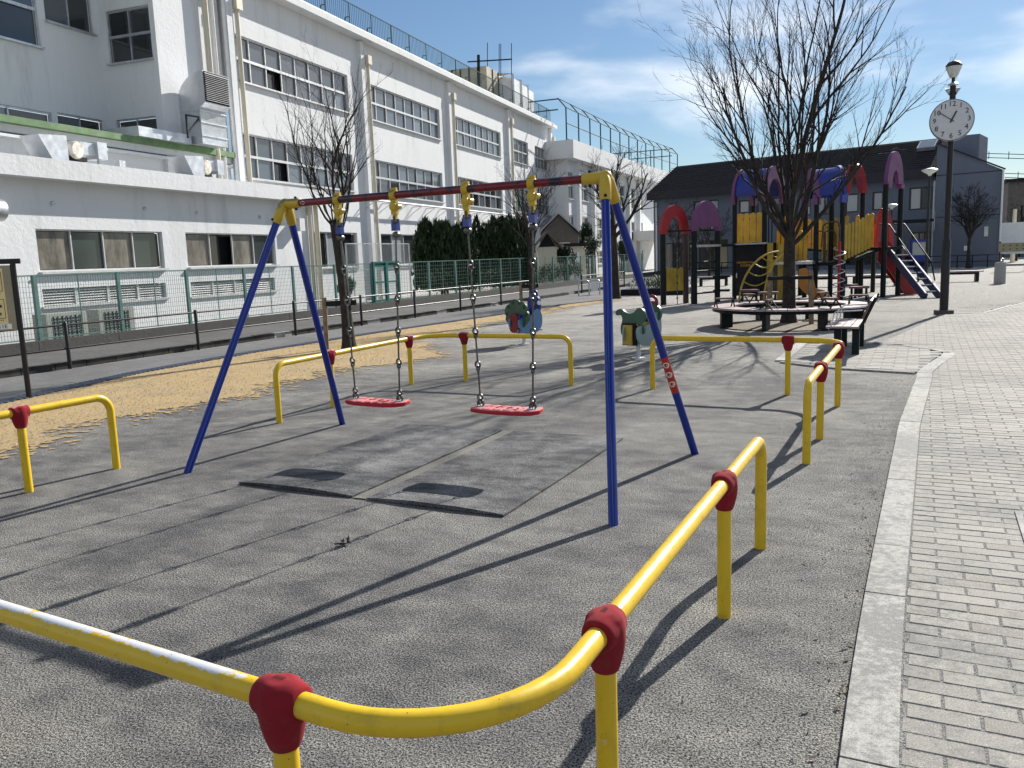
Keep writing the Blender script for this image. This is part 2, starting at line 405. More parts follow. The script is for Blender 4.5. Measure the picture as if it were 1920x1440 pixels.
M['glass_teal'] = glass('window_glass_teal', (.02, .032, .032), (.035, .05, .05), .12)
M['roof_dark'] = simple('dark_roof', (.016, .015, .016), .75, 0, .25, 1.5, spec=.3)
M['fascia'] = simple('dark_fascia', (.012, .012, .02), .6, 0, .2, 2)
M['roof_tile'] = simple('brown_tile', (.13, .1, .085), .6, 0, .3, 6)
M['roof_metal'] = simple('pale_roof_metal', (.42, .38, .4), .45, .3, .15, 3, dirt=(.3, .25, .22), da=.5)
M['p_red'] = simple('play_red', (.3, .009, .012), .5, 0, .15, 2)
M['p_purple'] = simple('play_purple', (.15, .045, .14), .55, 0, .15, 2)
M['p_blue'] = simple('play_blue', (.006, .022, .22), .42, 0, .12, 2)
M['p_yellow'] = simple('play_yellow', (.62, .34, .025), .5, 0, .2, 3)
M['p_yellow2'] = simple('play_mustard', (.42, .28, .03), .5, 0, .2, 3)
M['p_orange'] = simple('play_orange', (.42, .16, .012), .45, 0, .15, 3)
M['p_green'] = simple('play_green', (.035, .095, .06), .4, 0, .15, 3)
M['p_dkgreen'] = simple('play_dark_green', (.008, .03, .018), .45, 0, .15, 3)
M['p_pale'] = simple('play_pale_green', (.2, .29, .28), .4, 0, .12, 3)
M['p_sky'] = simple('play_light_blue', (.1, .2, .36), .4, 0, .12, 3)
M['p_dkred'] = simple('play_dark_red', (.17, .006, .018), .35, 0, .15, 3)
M['p_brown'] = simple('play_brown_post', (.045, .022, .02), .5, 0, .2, 3)
M['bench_wood'] = simple('bench_board', (.33, .25, .24), .55, 0, .25, 5, dirt=(.2, .15, .14), da=.5)
M['bench_edge'] = simple('bench_brown', (.15, .075, .07), .5, 0, .25, 5)
M['stake'] = simple('wood_stake', (.2, .14, .09), .8, 0, .3, 12)
M['white'] = simple('white_paint', (.78, .78, .77), .4, 0, .06, 3)
M['map_cream'] = simple('map_cream', (.22, .2, .12), .5, 0, .05, 3)
M['cage'] = simple('cage_green', (.02, .055, .055), .75, 0, .2, 2, spec=.15)
M['kerb_dark'] = simple('dirty_kerb', (.05, .048, .044), .9, 0, .5, 3, spec=.2)
M['sign_cream'] = simple('sign_cream', (.75, .62, .3), .5, 0, .05, 3)
M['sign_pink'] = simple('sign_red', (.45, .04, .05), .5, 0, .1, 3)
M['ink'] = simple('black_ink', (.012, .012, .012), .5, 0, .1, 3)
M['clock_face'] = simple('clock_face', (.62, .62, .64), .3, 0, .04, 2)
M['lamp_glass'] = simple('lamp_glass', (.6, .62, .58), .25, 0, .08, 4)
M['tank'] = simple('tank_beige', (.42, .38, .27), .55, 0, .12, 2, dirt=(.12, .1, .07), da=.7, ds=1.2)
M['leaf'] = simple('cypress_leaf', (.022, .042, .014), .7, 0, .45, 4, spec=.3)
M['leaf2'] = simple('shrub_leaf', (.035, .055, .025), .55, 0, .4, 9, spec=.4)
M['petal'] = simple('pink_petal', (.4, .06, .12), .6, 0, .3, 9)
M['sticker'] = simple('red_sticker', (.42, .02, .02), .4, 0, .08, 3)

# lettering, made first while the scene is still small
TXT = {}
def text_mesh(t, size=1.0):
    if t in TXT: return TXT[t]
    cu = bpy.data.curves.new('t', 'FONT'); cu.body = t; cu.size = size; cu.align_x = 'CENTER'; cu.align_y = 'CENTER'; cu.extrude = .01; cu.resolution_u = 2
    o = bpy.data.objects.new('t', cu); COL.objects.link(o); bpy.context.view_layer.update()
    me = bpy.data.meshes.new_from_object(o.evaluated_get(bpy.context.evaluated_depsgraph_get()))
    TXT[t] = ([v.co.copy() for v in me.vertices], [tuple(p.vertices) for p in me.polygons])
    bpy.data.objects.remove(o); bpy.data.curves.remove(cu); bpy.data.meshes.remove(me); return TXT[t]
for t in [str(i) for i in range(1, 13)] + ['EMERGENCY BOX', '防災倉庫', '5713111E', 'NO']: text_mesh(t)
def put_text(mb, t, o, ax, ay, size):
    vs_, fs = TXT[t]; o, ax, ay = V(o), V(ax), V(ay); n = ax.cross(ay)
    mb.add([o+ax*(v.x*size)+ay*(v.y*size)+n*(v.z*.2) for v in vs_], fs)
# ================================================================ the setting: ground, paving, road
TH = Rd(6.6); EB = V((math.sin(TH), math.cos(TH), 0)); EA = V((math.cos(TH), -math.sin(TH), 0))
def lerp_tab(tab, y):
    if y <= tab[0][1]: a, b = tab[0], tab[1]
    elif y >= tab[-1][1]: a, b = tab[-2], tab[-1]
    else: a, b = next((p, q) for p, q in zip(tab, tab[1:]) if p[1] <= y <= q[1])
    return a[0] + (b[0]-a[0])*(y-a[1])/(b[1]-a[1])
KERB = [(-.07, .9), (.117, 2.556), (.165, 3.03), (.245, 3.73), (.329, 4.40), (.461, 5.432), (.785, 7.957), (1.188, 10.486), (1.304, 11.28)]
GRASS_OUT = [(-8.9, -4), (-9.4, 4), (-9.75, 7.7), (-10.1, 10.4), (-10.0, 13), (-9.45, 17.1), (-8.6, 21.5), (-7.7, 27), (-6.5, 31), (-5.6, 40), (-4.5, 60)]
RAILX = lambda y: -11.9 + .108*(y-10.8)
FENX = lambda y: -15.2 + .085*(y-13)

g = MB()
n = 40
for (x0, x1, y0, y1) in [(-260, 260, -120, 320)]: g.quad((x0, y0, 0), (x1, y0, 0), (x1, y1, 0), (x0, y1, 0))
struct(g.build('ground', M['ground']))
ys = [-6+1.5*i for i in range(52)]
m = MB()
for a, b in zip(ys, ys[1:]): m.quad((RAILX(a), a, .006), (lerp_tab(GRASS_OUT, a), a, .006), (lerp_tab(GRASS_OUT, b), b, .006), (RAILX(b), b, .006))
struct(m.build('sidewalk', M['sidewalk']))
m = MB()
for a, b in zip(ys, ys[1:]): m.quad((FENX(a), a, .004), (RAILX(a)-.1, a, .004), (RAILX(b)-.1, b, .004), (FENX(b), b, .004))
struct(m.build('road', M['asphalt']))
# concrete kerb of the road: one block at a time
rk = bpy.data.objects.new('road_kerb', None); COL.objects.link(rk); struct(rk); ROOT[rk.name] = V((0, 0, 0))
y = 4.0; i = 0
while y < 42:
    L = .6; a = V((RAILX(y)-.17, y, 0)); b = V((RAILX(y+L)-.17, y+L, 0)); i += 1
    h = .11 + .012*random.random()
    MB().bar(a+V((0, .008, h/2)), b+V((0, -.008, h/2)), .15, h).build('kerb_block', M['kerb'] if i % 6 == 3 and random.random() < .6 else M['kerb_dark'], rk); y += L

# paving bricks: the nearest 300 in view one by one, the rest joined
def brick_left(Y):
    if Y < 11.28: return lerp_tab(KERB, Y)+.172
    if Y < 13.4: return 1.47+(Y-11.28)*.26
    if Y < 14.6: return 2.02-(Y-13.4)*.5
    return 1.1+(Y-14.6)*.29
def brick_ok(X, Y):
    if X > 8.5 or X < brick_left(Y): return False
    top = 20.9 if X < 3.74 else 20.95+(X-3.74)*2.25
    return Y < top
pav = MB()
pv = [(x+.1, y) for x, y in KERB]+[ (2.0, 13.4), (1.4, 14.6), (1.0, 14.75), (2.85, 20.9), (3.74, 20.95), (8.9, 32.6), (8.9, .9)]
pav.quad(*[(x, y, .0182) for x, y in pv])
pav_o = struct(pav.build('brick_paving', M['joint']))
BL, BW = .232, .0985
cand = []
for j in range(2, 330):
    off = .5*(j % 2)
    for i in range(-12, 50):
        a0, a1 = (i+off)*BL+.004, (i+off+1)*BL-.004; bm = j*BW
        c0 = EA*a0 + EB*bm; c1 = EA*a1 + EB*bm
        if not brick_ok(c1.x-.012, c1.y): continue
        if c0.x < brick_left(c0.y):
            a0 += (brick_left(c0.y)-c0.x)+.002
            if a1-a0 < .014: continue
        cand.append((a0, a1, bm))
def brick_rank(c):
    p = EA*((c[0]+c[1])/2)+EB*c[2]; q = proj(p)
    if q[2] < .3 or not (-40 < q[0] < 1960 and -40 < q[1] < 1470): return 1e9
    return q[2]
cand.sort(key=brick_rank)
# one bevelled brick
def brick_data(L, W, H=.018, b=.004):
    vs_ = [(-L/2, -W/2, -.02), (L/2, -W/2, -.02), (L/2, W/2, -.02), (-L/2, W/2, -.02), (-L/2, -W/2, H-b), (L/2, -W/2, H-b), (L/2, W/2, H-b), (-L/2, W/2, H-b),
           (-L/2+b, -W/2+b, H), (L/2-b, -W/2+b, H), (L/2-b, W/2-b, H), (-L/2+b, W/2-b, H)]
    return vs_, [(0, 1, 5, 4), (1, 2, 6, 5), (2, 3, 7, 6), (3, 0, 4, 7), (4, 5, 9, 8), (5, 6, 10, 9), (6, 7, 11, 10), (7, 4, 8, 11), (8, 9, 10, 11)]
bv, bf = brick_data(BL-.007, BW-.005); bme = bpy.data.meshes.new('brick'); bme.from_pydata(bv, [], bf); bme.materials.append(M['brick'])
rest = MB(); rr = random.Random(3)
for k, (a0, a1, bm) in enumerate(cand):
    c = EA*((a0+a1)/2)+EB*bm; zt = .001+.0028*rr.random(); rot = -TH+rr.uniform(-.008, .008)
    if k < 300:
        o = bpy.data.objects.new('brick', bme); COL.objects.link(o); o.parent = pav_o; o.location = (c.x, c.y, zt)
        o.rotation_euler = (rr.uniform(-.008, .008), rr.uniform(-.008, .008), rot); o.scale = ((a1-a0)/(BL-.008), 1, 1)
    else:
        s = (a1-a0)/(BL-.008); cr, sr = math.cos(rot), math.sin(rot)
        rest.add([(c.x+x*s*cr-y*sr, c.y+x*s*sr+y*cr, zt+z) for x, y, z in bv], bf)
rest.build('brick', M['brick'], pav_o, kind='stuff')
# kerb stones along the edge of the brick paving
kb = bpy.data.objects.new('paving_kerb', None); COL.objects.link(kb); struct(kb); ROOT[kb.name] = V((0, 0, 0))
y = 1.2
while y < 11.2:
    y2 = min(y+.69, 11.28); mb = MB(); a = [(lerp_tab(KERB, t), t) for t in (y+.003, (y+y2)/2, y2-.003)]
    z = .026+rr.uniform(-.002, .002); W = .166
    for p, q in zip(a, a[1:]):
        mb.quad((p[0], p[1], z), (p[0]+W, p[1]-.02, z), (q[0]+W, q[1]-.02, z), (q[0], q[1], z))
        mb.quad((p[0], p[1], z), (q[0], q[1], z), (q[0], q[1], -.02), (p[0], p[1], -.02)); mb.quad((p[0]+W, p[1]-.02, -.02), (q[0]+W, q[1]-.02, -.02), (q[0]+W, q[1]-.02, z), (p[0]+W, p[1]-.02, z))
    p, q = a[0], a[-1]
    mb.quad((p[0], p[1], -.02), (p[0]+W, p[1]-.02, -.02), (p[0]+W, p[1]-.02, z), (p[0], p[1], z)); mb.quad((q[0]+W, q[1]-.02, -.02), (q[0], q[1], -.02), (q[0], q[1], z), (q[0]+W, q[1]-.02, z))
    mb.build('kerb_stone', M['kerb'], kb); y = y2
def edge_run(pts, wd, step, z=.024):
    P = dense([(x, y_, 0) for x, y_ in pts], .02); tot = 0; start = 0
    i0 = 0
    for i in range(1, len(P)):
        tot += (P[i]-P[i-1]).length
        if tot >= step or i == len(P)-1:
            d = (P[i]-P[i0]).normalized(); MB().bar(P[i0]+d*.003+V((0, 0, z/2)), P[i]-d*.003+V((0, 0, z/2)), wd, z).build('kerb_stone', M['kerb'], kb); i0 = i; tot = 0
edge_run([(1.38, 11.30), (1.62, 12.2), (1.92, 13.15), (1.96, 13.4)], .16, .6)
edge_run([(1.93, 13.52), (1.75, 13.95), (1.42, 14.38), (.9, 14.62), (-.06, 14.8)], .07, .45)
edge_run([(-.08, 14.7), (-.34, 12.4)], .17, .6); edge_run([(-.34, 12.28), (.29, 11.7), (1.28, 11.3)], .045, .5)
edge_run([(2.9, 21.0), (3.74, 21.03), (4.5, 22.9), (5.2, 24.3), (8.6, 32.2)], .1, .8)
edge_run([(G(1908, 966).x, G(1908, 966).y), (G(1932, 1040).x, G(1932, 1040).y)], .035, .8, .03)
# larger slabs of the bench pad
pad = MB(); pad.quad(*[(x, y_, .0168) for x, y_ in [(-.26, 12.35), (.3, 11.75), (1.3, 11.36), (1.86, 13.4), (1.4, 14.3), (.9, 14.55), (0, 14.72)]])
pad_o = struct(pad.build('bench_pad', M['joint']))
inside = lambda x, y_: (y_ > 12.42-(x+.26)*.95 and y_ > 11.9-(x-.1)*.42 and y_ < 14.66-max(0, x-.6)*.32 and x < 1.27+(y_-11.3)*.26 and x > -.2+(y_-12.4)*.11)
sv, sf = brick_data(.292, .142, .016); sme = bpy.data.meshes.new('slab'); sme.from_pydata(sv, [], sf); sme.materials.append(M['brick'])
for j in range(-4, 30):
    for i in range(-6, 12):
        c = V((.1, 11.2, 0)) + EA*((i+.5*(j % 2))*.3) + EB*(j*.15)
        if inside(c.x, c.y):
            o = bpy.data.objects.new('slab', sme); COL.objects.link(o); o.parent = pad_o; o.location = (c.x, c.y, .002+.003*rr.random()); o.rotation_euler.z = -TH
# straw-coloured dry grass with a ragged edge
GR_IN = [(-6.4, 1.0), (-6.8, 4), (-6.95, 5.4), (-7.1, 6.7), (-6.6, 8.8), (-6.75, 11.0), (-6.2, 11.8), (-5.6, 12.8), (-6.6, 13.9), (-7.6, 15.3), (-7.5, 18.8), (-7.0, 24.7), (-6.3, 30)]
gr = MB(); cell = .075; yy = 2.0
while yy < 30:
    xo, xi = lerp_tab(GRASS_OUT, yy)+.14, lerp_tab(GR_IN, yy)
    xx = xo
    while xx < xi+1.2:
        e = min((xx-xo)*3+.25, xi-xx); nn = mnoise.noise((xx*.8, yy*.8, 0))*.7+mnoise.noise((xx*2.6, yy*2.6, 3))*.4+mnoise.noise((xx*8, yy*8, 5))*.25
        t_ = e+nn*.8
        if rr.random() < (t_+.3)/.62:
            a = rr.random()*3; kq = cell*(1.7 if t_ > .3 else .45+.45*rr.random()); c_, s_ = math.cos(a)*kq, math.sin(a)*kq; cx0, cy0 = xx+rr.uniform(-.03, .03), yy+rr.uniform(-.03, .03)
            zq = .0075+rr.uniform(0, .0002); gr.quad(*[(cx0+dx*c_-dy*s_, cy0+dx*s_+dy*c_, zq) for dx, dy in ((-.6, -.6), (.7, -.5), (.6, .6), (-.5, .7))])
        if t_ > -.4:
            for _ in range(3 if t_ > .05 else 1):
                px, py = xx+rr.random()*cell, yy+rr.random()*cell; a = rr.random()*6.28; L = rr.uniform(.015, .05); t = rr.uniform(.1, .7)
                d = V((math.cos(a), math.sin(a), 0)); s_ = V((-d.y, d.x, 0))*.004
                p = V((px, py, .01)); gr.quad(p-s_, p+s_, p+d*L*math.cos(t)+V((0, 0, L*math.sin(t))))
        xx += cell
    yy += cell
go = gr.build('dry_grass', M['straw'], kind='stuff'); tag(go, 'short straw coloured dry grass along the sidewalk', 'grass')
# row of narrow dark blue-grey slats between sidewalk and grass
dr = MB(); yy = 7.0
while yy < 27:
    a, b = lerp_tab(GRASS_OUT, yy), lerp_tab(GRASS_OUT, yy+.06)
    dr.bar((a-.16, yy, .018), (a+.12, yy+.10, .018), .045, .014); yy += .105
do = dr.build('slat_strip', simple('blue_grey_slat', (.075, .095, .14), .5, .2, .2, 5)); do['kind'] = 'stuff'; tag(do, 'narrow blue grey drain grating beside the dry grass', 'drain')
# twigs, leaves and pebbles lying about
lit = MB()
for _ in range(1100):
    x, y_ = rr.uniform(-5.5, 2.2), rr.uniform(1.6, 14)
    if _ > 800: x = lerp_tab(KERB, y_)-abs(rr.gauss(0, .12)); a = rr.random()*6.28; L = rr.uniform(.006, .022); p = V((x, y_, .008))
    d = V((math.cos(a), math.sin(a), rr.uniform(-.1, .3))); s_ = V((-d.y, d.x, 0))*rr.uniform(.2, .5)
    lit.quad(p, p+d*L+s_*L, p+d*2*L, p+d*L-s_*L)
lo_ = lit.build('leaf_litter', simple('leaf_litter', (.05, .035, .022), .9), kind='stuff'); tag(lo_, 'scattered dark leaf bits on the play ground', 'leaf litter')
pb = MB()
for k in range(1700):
    if k < 1100: y_ = rr.uniform(2, 11); x = lerp_tab(KERB, y_)-abs(rr.gauss(0, .35))-.01
    else: x, y_ = rr.uniform(-5, 2), rr.uniform(1.8, 13)
    r_ = rr.uniform(.002, .0055)*(1.6 if rr.random() < .06 else 1); a = rr.random()*3; c0, s0 = math.cos(a)*r_, math.sin(a)*r_
    pb.add([(x+c0, y_+s0, 0.001), (x-s0, y_+c0, .001), (x-c0, y_-s0, .001), (x+s0*.8, y_-c0, .001), (x, y_, r_*1.1)], [(0, 1, 4), (1, 2, 4), (2, 3, 4), (3, 0, 4)])
tag(pb.build('gravel', simple('loose_gravel', (.3, .29, .27), .9, 0, .7, 40), kind='stuff'), 'loose pale grit scattered on the play ground along the kerb', 'gravel')
tw = MB(); c = G(650, 1020, .01)
for k in range(9):
    a = rr.random()*6.28; d = V((math.cos(a), math.sin(a), rr.uniform(.0, .5))); p = c+V((rr.uniform(-.03, .03), rr.uniform(-.03, .03), .004)); tw.tube([p, p+d*.03, p+d*.06+V((0, 0, -.005))], [.004, .006, .001], 5)
tag(tw.build('dry_leaf', M['bark'], loc=(c.x, c.y, 0)), 'curled brown dry leaf lying in front of the rubber mats', 'leaf')
for k, (q, r_) in enumerate([((1800, 905), (.16, .05)),]):
    pass

# ================================================================ guard rails round the swing
RZ, RR_ = .61, .0302
def clamp_mesh(mb, p, d):
    p, d = V(p), V(d).normalized()
    prof = [(.031, -.066), (.042, -.065), (.047, -.054), (.0515, -.03), (.0525, 0), (.0515, .03), (.047, .054), (.042, .065), (.031, .066)]
    mb.lathe(prof, p, 20, d)
    mb.lathe([(.033, -.12), (.0365, -.118), (.045, -.092), (.0535, -.058), (.0575, -.024), (.0565, .008), (.05, .036), (.03, .05)], p, 24)
def guard_rail(path, corner, posts, mat, label, hoopr=.13):
    loc = V((sum(p[0] for p in path)/len(path), sum(p[1] for p in path)/len(path), 0))
    t = thing('guard_rail', loc, label, 'guard rail', 'guard rails round the swing')
    P = [V((path[0][0], path[0][1], -.05)), V((path[0][0], path[0][1], RZ)), *[V((x, y, RZ)) for x, y in path[1:-1]], V((path[-1][0], path[-1][1], RZ)), V((path[-1][0], path[-1][1], -.05))]
    pts = fillet(P, [0, hoopr] + [corner]*(len(path)-2) + [hoopr, 0], 12)
    MB().tube(dense(pts, .25), RR_, 20).build('rail', mat, t, smooth=50)
    for (x, y, d) in posts:
        MB().tube([(x, y, -.05), (x, y, RZ)], .0302, 18).build('post', M['yellow'], t, smooth=50)
        mb = MB(); clamp_mesh(mb, (x, y, RZ), d); co_ = mb.build('clamp', M['red'], t, smooth=180)
        rm_ = co_.modifiers.new('blend', 'REMESH'); rm_.mode = 'VOXEL'; rm_.voxel_size = .0045; rm_.use_smooth_shade = True; sm_ = co_.modifiers.new('soft', 'SMOOTH'); sm_.iterations = 9; sm_.factor = .5
        mk = MB(); c_ = V((x, y, RZ+.0531)); dv = V(d).normalized(); sv_ = V((-dv.y, dv.x, 0))
        for k_ in range(4): mk.bar(c_+dv*(-.012+.008*k_)-sv_*.008, c_+dv*(-.008+.008*k_)+sv_*.008, .0016, .0008)
        mk.build('maker_mark', M['ink'], co_)
    return t
def on(a, b, k): return (a[0]+(b[0]-a[0])*k, a[1]+(b[1]-a[1])*k)
def rail(p0, pc, p1, posts0, posts1, mat, label):     # hoop end, corner, hoop end; posts as distances from the corner
    d0 = (V((*p0, 0))-V((*pc, 0))).normalized(); d1 = (V((*p1, 0))-V((*pc, 0))).normalized()
    ps = [(pc[0]+d0.x*k, pc[1]+d0.y*k, d0) for k in posts0] + [(pc[0]+d1.x*k, pc[1]+d1.y*k, d1) for k in posts1]
    return guard_rail([p0, pc, p1], .40, ps, mat, label)
rail((-.218, 4.51), (-.574, 1.405), (-2.95, 1.83), (2.19, .66), (.57, 2.15), M['yellow_worn'], 'yellow guard rail whose corner stands next to the brick paving, its top rail badly worn')
rail((.014, 6.45), (.375, 9.48), (-1.725, 9.80), (.58, 2.17), (.57,), M['yellow'], 'yellow guard rail with its corner towards the wooden bench with a backrest')
rail((-2.786, 9.99), (-4.88, 10.27), (-5.149, 7.17), (.58,), (.48, 2.18), M['yellow'], 'yellow guard rail with its corner towards the peacock spring rider')
rail((-5.375, 5.217), (-5.83, 2.0), (-3.95, 1.80), (.88, 2.5), (.6,), M['yellow'], 'yellow guard rail beside the flower notice board')

# ================================================================ swing
A_, B_, C_, D_ = [G(*q) for q in [(1150, 985), (1305, 850), (348, 887), (643, 795)]]
AR, AL = V((-1.325, 5.702, 2.125)), V((-4.163, 6.141, 2.125)); BD = (AL-AR).normalized()
SW = thing('swing_set', (AR+AL)/2*1.0 - V((0, 0, 2.125)), 'two seat swing frame with blue splayed legs and a chipped dark red beam', 'swing frame')
MB().tube(dense([AR, AL], .3), .0305, 20).build('beam', M['beam'], SW, smooth=50)
CR = V((-BD.y, BD.x, 0))
for ap, pair, s in ((AR, (A_, B_), 1), (AL, (C_, D_), -1)):
    inn = BD*s; j = MB()
    j.tube([ap+inn*.15, ap+inn*.148, ap+inn*.03, ap-inn*.015], [.036, .0395, .043, .04], 20)
    j.ball(ap+V((0, 0, .002))-inn*.015, .047, 16, 10)
    for g_ in pair:
        foot = V((g_.x, g_.y, 0)); d = (foot-ap).normalized(); off = (foot-ap); off.z = 0
        top = ap + off.normalized()*.035 - inn*.01 + V((0, 0, -.02))
        MB().tube(dense([foot+V((0, 0, -.03)), top], .3), .0302, 20).build('leg', M['blue'], SW, smooth=50)
        dd = (foot-top).normalized(); j.tube([top-dd*.035, top, top+dd*.05, top+dd*.155, top+dd*.16], [.03, .041, .042, .0395, .036], 18)
        b = top+dd*.12+off.normalized()*.04; bm = MB(); bm.lathe([(.011, -.012), (.011, .012), (.007, .016)], b, 8, off.normalized()); bm.build('bolt', M['dark'], SW)
    j.build('corner_joint', M['yellow_cast'], SW, smooth=55)
    for sg in (1, -1): MB().lathe([(.012, -.01), (.012, .01), (.007, .015)], ap+inn*.10+V((0, 0, .042*sg)), 8, (0, 0, sg)).build('bolt', M['dark'], SW)
# pictogram sticker on the leg beside the bench
foot = V((B_.x, B_.y, 0)); off = (foot-AR); off.z = 0; top = AR+off.normalized()*.035-BD*.01+V((0, 0, -.02)); foot = foot+V((0, 0, -.03)); ld = (top-foot).normalized(); Lg = (top-foot).length
zlo, zhi = .5*.82, .5*1.48
s0, s1 = .63, .95
sx_ = V((CP.x-foot.x, CP.y-foot.y, 0)); sx_ = (sx_-ld*sx_.dot(ld)).normalized(); sr_ = ld.cross(sx_).normalized()
def sheath(a0, a1, t0, t1, r, n=14):
    mb = MB(); k = []
    for t in (t0, t1):
        for i in range(n+1):
            a = a0+(a1-a0)*i/n; k.append(foot+ld*t+(sx_*math.cos(a)+sr_*math.sin(a))*r)
    mb.add(k, [(i, i+1, n+1+i+1, n+1+i) for i in range(n)]); return mb
sheath(-1.6, 1.3, s0, s1, .0312).build('sticker', M['sticker'], SW)
for q in range(3):
    t = s0+.085+q*.085; pk = MB(); P = lambda a, dt, r=.0318: foot+ld*(t+dt)+(sx_*math.cos(a)+sr_*math.sin(a))*r
    N_ = 20; ring = []
    for i in range(N_+1):
        b = 2*math.pi*i/N_; ring.append((P(.78*math.cos(b)-.1, .024*math.sin(b)), P(.6*math.cos(b)-.1, .0185*math.sin(b))))
    for a, b in zip(ring, ring[1:]): pk.quad(a[0], b[0], b[1], a[1])
    pk.build('pictogram_ring', M['white'], SW)
    pk = MB(); pk.quad(*[P(.6*math.cos(2*math.pi*i/14)-.1, .0185*math.sin(2*math.pi*i/14), .0316) for i in range(14)]); pk.build('pictogram_disc', M['sign_cream'], SW)
    pk = MB(); sg = 1 if q != 1 else -1
    pk.quad(P(-.5, -.013*sg, .0324), P(-.4, -.015*sg, .0324), P(.3, .013*sg, .0324), P(.2, .015*sg, .0324)); pk.quad(P(-.25, .004, .0325), P(.1, .004, .0325), P(.05, .012, .0325), P(-.2, .012, .0325)); pk.build('pictogram_mark', M['ink'], SW)
# maker's oval sticker on the beam
sc_ = AL-BD*.2; vd = (CP-sc_).normalized(); vd = (vd-BD*vd.dot(BD)).normalized(); ov = MB(); upv = BD.cross(vd)
ov.quad(*[sc_ + BD*(.024*math.cos(a)) + vd*(.0308*math.cos(.45*math.sin(a))) + upv*(.0308*math.sin(.45*math.sin(a))) for a in [2*math.pi*i/18 for i in range(18)]])
ov.build('sticker', M['white'], SW)

hang = [V((-3.619, 6.057, 0)), V((-3.063, 5.971, 0)), V((-2.412, 5.87, 0)), V((-1.866, 5.786, 0))]
beamz = lambda p: 2.125
for h in hang:
    hg = MB(); c = V((h.x, h.y, 2.125))
    hg.lathe([(.032, -.026), (.0415, -.024), (.0415, .024), (.032, .026)], c, 18, BD)
    hg.bar(c+V((0, 0, .03)), c+V((0, 0, .056)), .05, .03); hg.bar(c+V((0, 0, -.03)), c+V((0, 0, -.15)), .034, .05, up=BD)
    hg.bar(c+V((0, 0, -.13)), c+V((0, 0, -.205)), .022, .034, up=BD)
    hg.lathe([(.02, -.03), (.034, -.026), (.034, .026), (.02, .03)], c+V((0, 0, -.09)), 12, CR)
    hg.tube([c+V((0, 0, -.09))-BD*.035+CR*.02*k + V((0, 0, 0)) for k in (-1, 1)], .022, 10)
    hg.build('hanger', M['yellow_cast'], SW, smooth=40)
def ring_link(mb, c, up, side, L=.058, W=.036, r=.0065):
    up, side = V(up), V(side); pts = []
    for i in range(14):
        a = 2*math.pi*i/14; pts.append(V(c)+up*(L/2-.0)*math.sin(a)*1.0+side*(W/2)*math.cos(a))
    mb.tube(pts, r, 6, closed=True)
def swing(h0, h1, label):
    mid = (h0+h1)/2; t = thing('swing', (mid.x, mid.y, .42), label, 'swing', 'swings hanging from the beam')
    sz = .46; half = .285; ax = BD
    # moulded seat: loft of rounded sections
    s = MB(); n = 26; K = 16; rows_ = []
    for i in range(n+1):
        u = -1+2*i/n; e = max(0, 1-abs(u)**16)**.5; wd = .105*(.45+.55*e) if abs(u) < 1 else .05
        lift = .012*abs(u)**3; th = .021*(.6+.4*e)
        row = []
        for k in range(K):
            a = 2*math.pi*k/K; cy, cz = math.cos(a), math.sin(a)
            cy = math.copysign(abs(cy)**.35, cy); cz = math.copysign(abs(cz)**.6, cz)
            rb = .004*(1 if (i // 2) % 2 else 0) if cz > .5 and abs(u) < .7 and abs(cy) < .9 else 0
            row.append(mid+ax*(u*half)+CR*(cy*wd)+V((0, 0, sz+lift-(.006 if abs(cy) < .5 else 0)+cz*th+rb)))
        rows_.append(row)
    vs_ = [p for r in rows_ for p in r]
    fs = [(i*K+k, i*K+(k+1) % K, (i+1)*K+(k+1) % K, (i+1)*K+k) for i in range(n) for k in range(K)] + [tuple(reversed(range(K))), tuple(n*K+k for k in range(K))]
    s.add(vs_, [f[::-1] for f in fs]); so = s.build('seat', M['seat'], t, smooth=60)
    for k in range(9):
        u = -.66+k*.165; rb = MB(); p = mid+ax*(u*half)+V((0, 0, sz+.0205)); dd = (CR*.8+ax*(.35 if k < 4 else -.35))
        for sg in (1, -1): rb.bar(p+CR*.012*sg+V((0, 0, .0)), p+CR*.08*sg+ax*(.03*(1 if k < 4 else -1))+V((0, 0, .001)), .010, .006)
        rb.build('tread', M['seat'], so)
    for h, sg in ((h0, -1), (h1, 1)):
        e = h-mid; e.z = 0; sgn = 1 if e.dot(ax) > 0 else -1
        bot = mid+ax*(sgn*.225)+V((0, 0, sz+.03)); topp = V((h.x, h.y, 1.905)); ch = MB()
        up = (topp-bot).normalized()
        sh = MB(); sh.bar(topp+V((0, 0, -.055)), topp+V((0, 0, 0)), .05, .05, up=BD); sh.bar(topp+BD*.02, topp+BD*.02+V((0, 0, .035)), .012, .03, up=BD); sh.bar(topp-BD*.02, topp-BD*.02+V((0, 0, .035)), .012, .03, up=BD)
        sk_ = sh.build('shackle', M['blue'], t); rl_ = MB(); ring_link(rl_, topp+V((0, 0, .03)), (0, 0, 1), CR, .06, .04, .007); rl_.build('ring', M['steel'], sk_, smooth=50)
        ch.lathe([(.01, -.05), (.024, -.03), (.027, .0), (.022, .022), (.008, .03)], topp+V((0, 0, -.085)), 10, CR)
        start = topp-up*.095; end = bot+up*.045; N_ = 5; L = (start-end).length
        for k in range(N_):
            a = start.lerp(end, k/N_); b = start.lerp(end, (k+1)/N_)
            ch.tube([a-up*.018, b+up*.035], .0075, 8)
            ring_link(ch, b+up*.018, up, BD, .05, .04, .008); ring_link(ch, b-up*.015, up, CR, .045, .036, .007)
        ring_link(ch, bot+up*.012, up, BD, .075, .05, .009)
        ch.build('chain', M['steel'], t, smooth=50)
        pl = MB(); pl.box(mid+ax*(sgn*.225)+V((0, 0, sz+.026)), (.055, .075, .008), math.atan2(CR.y, CR.x)); pl.build('bracket', M['galv'], t)
    return t
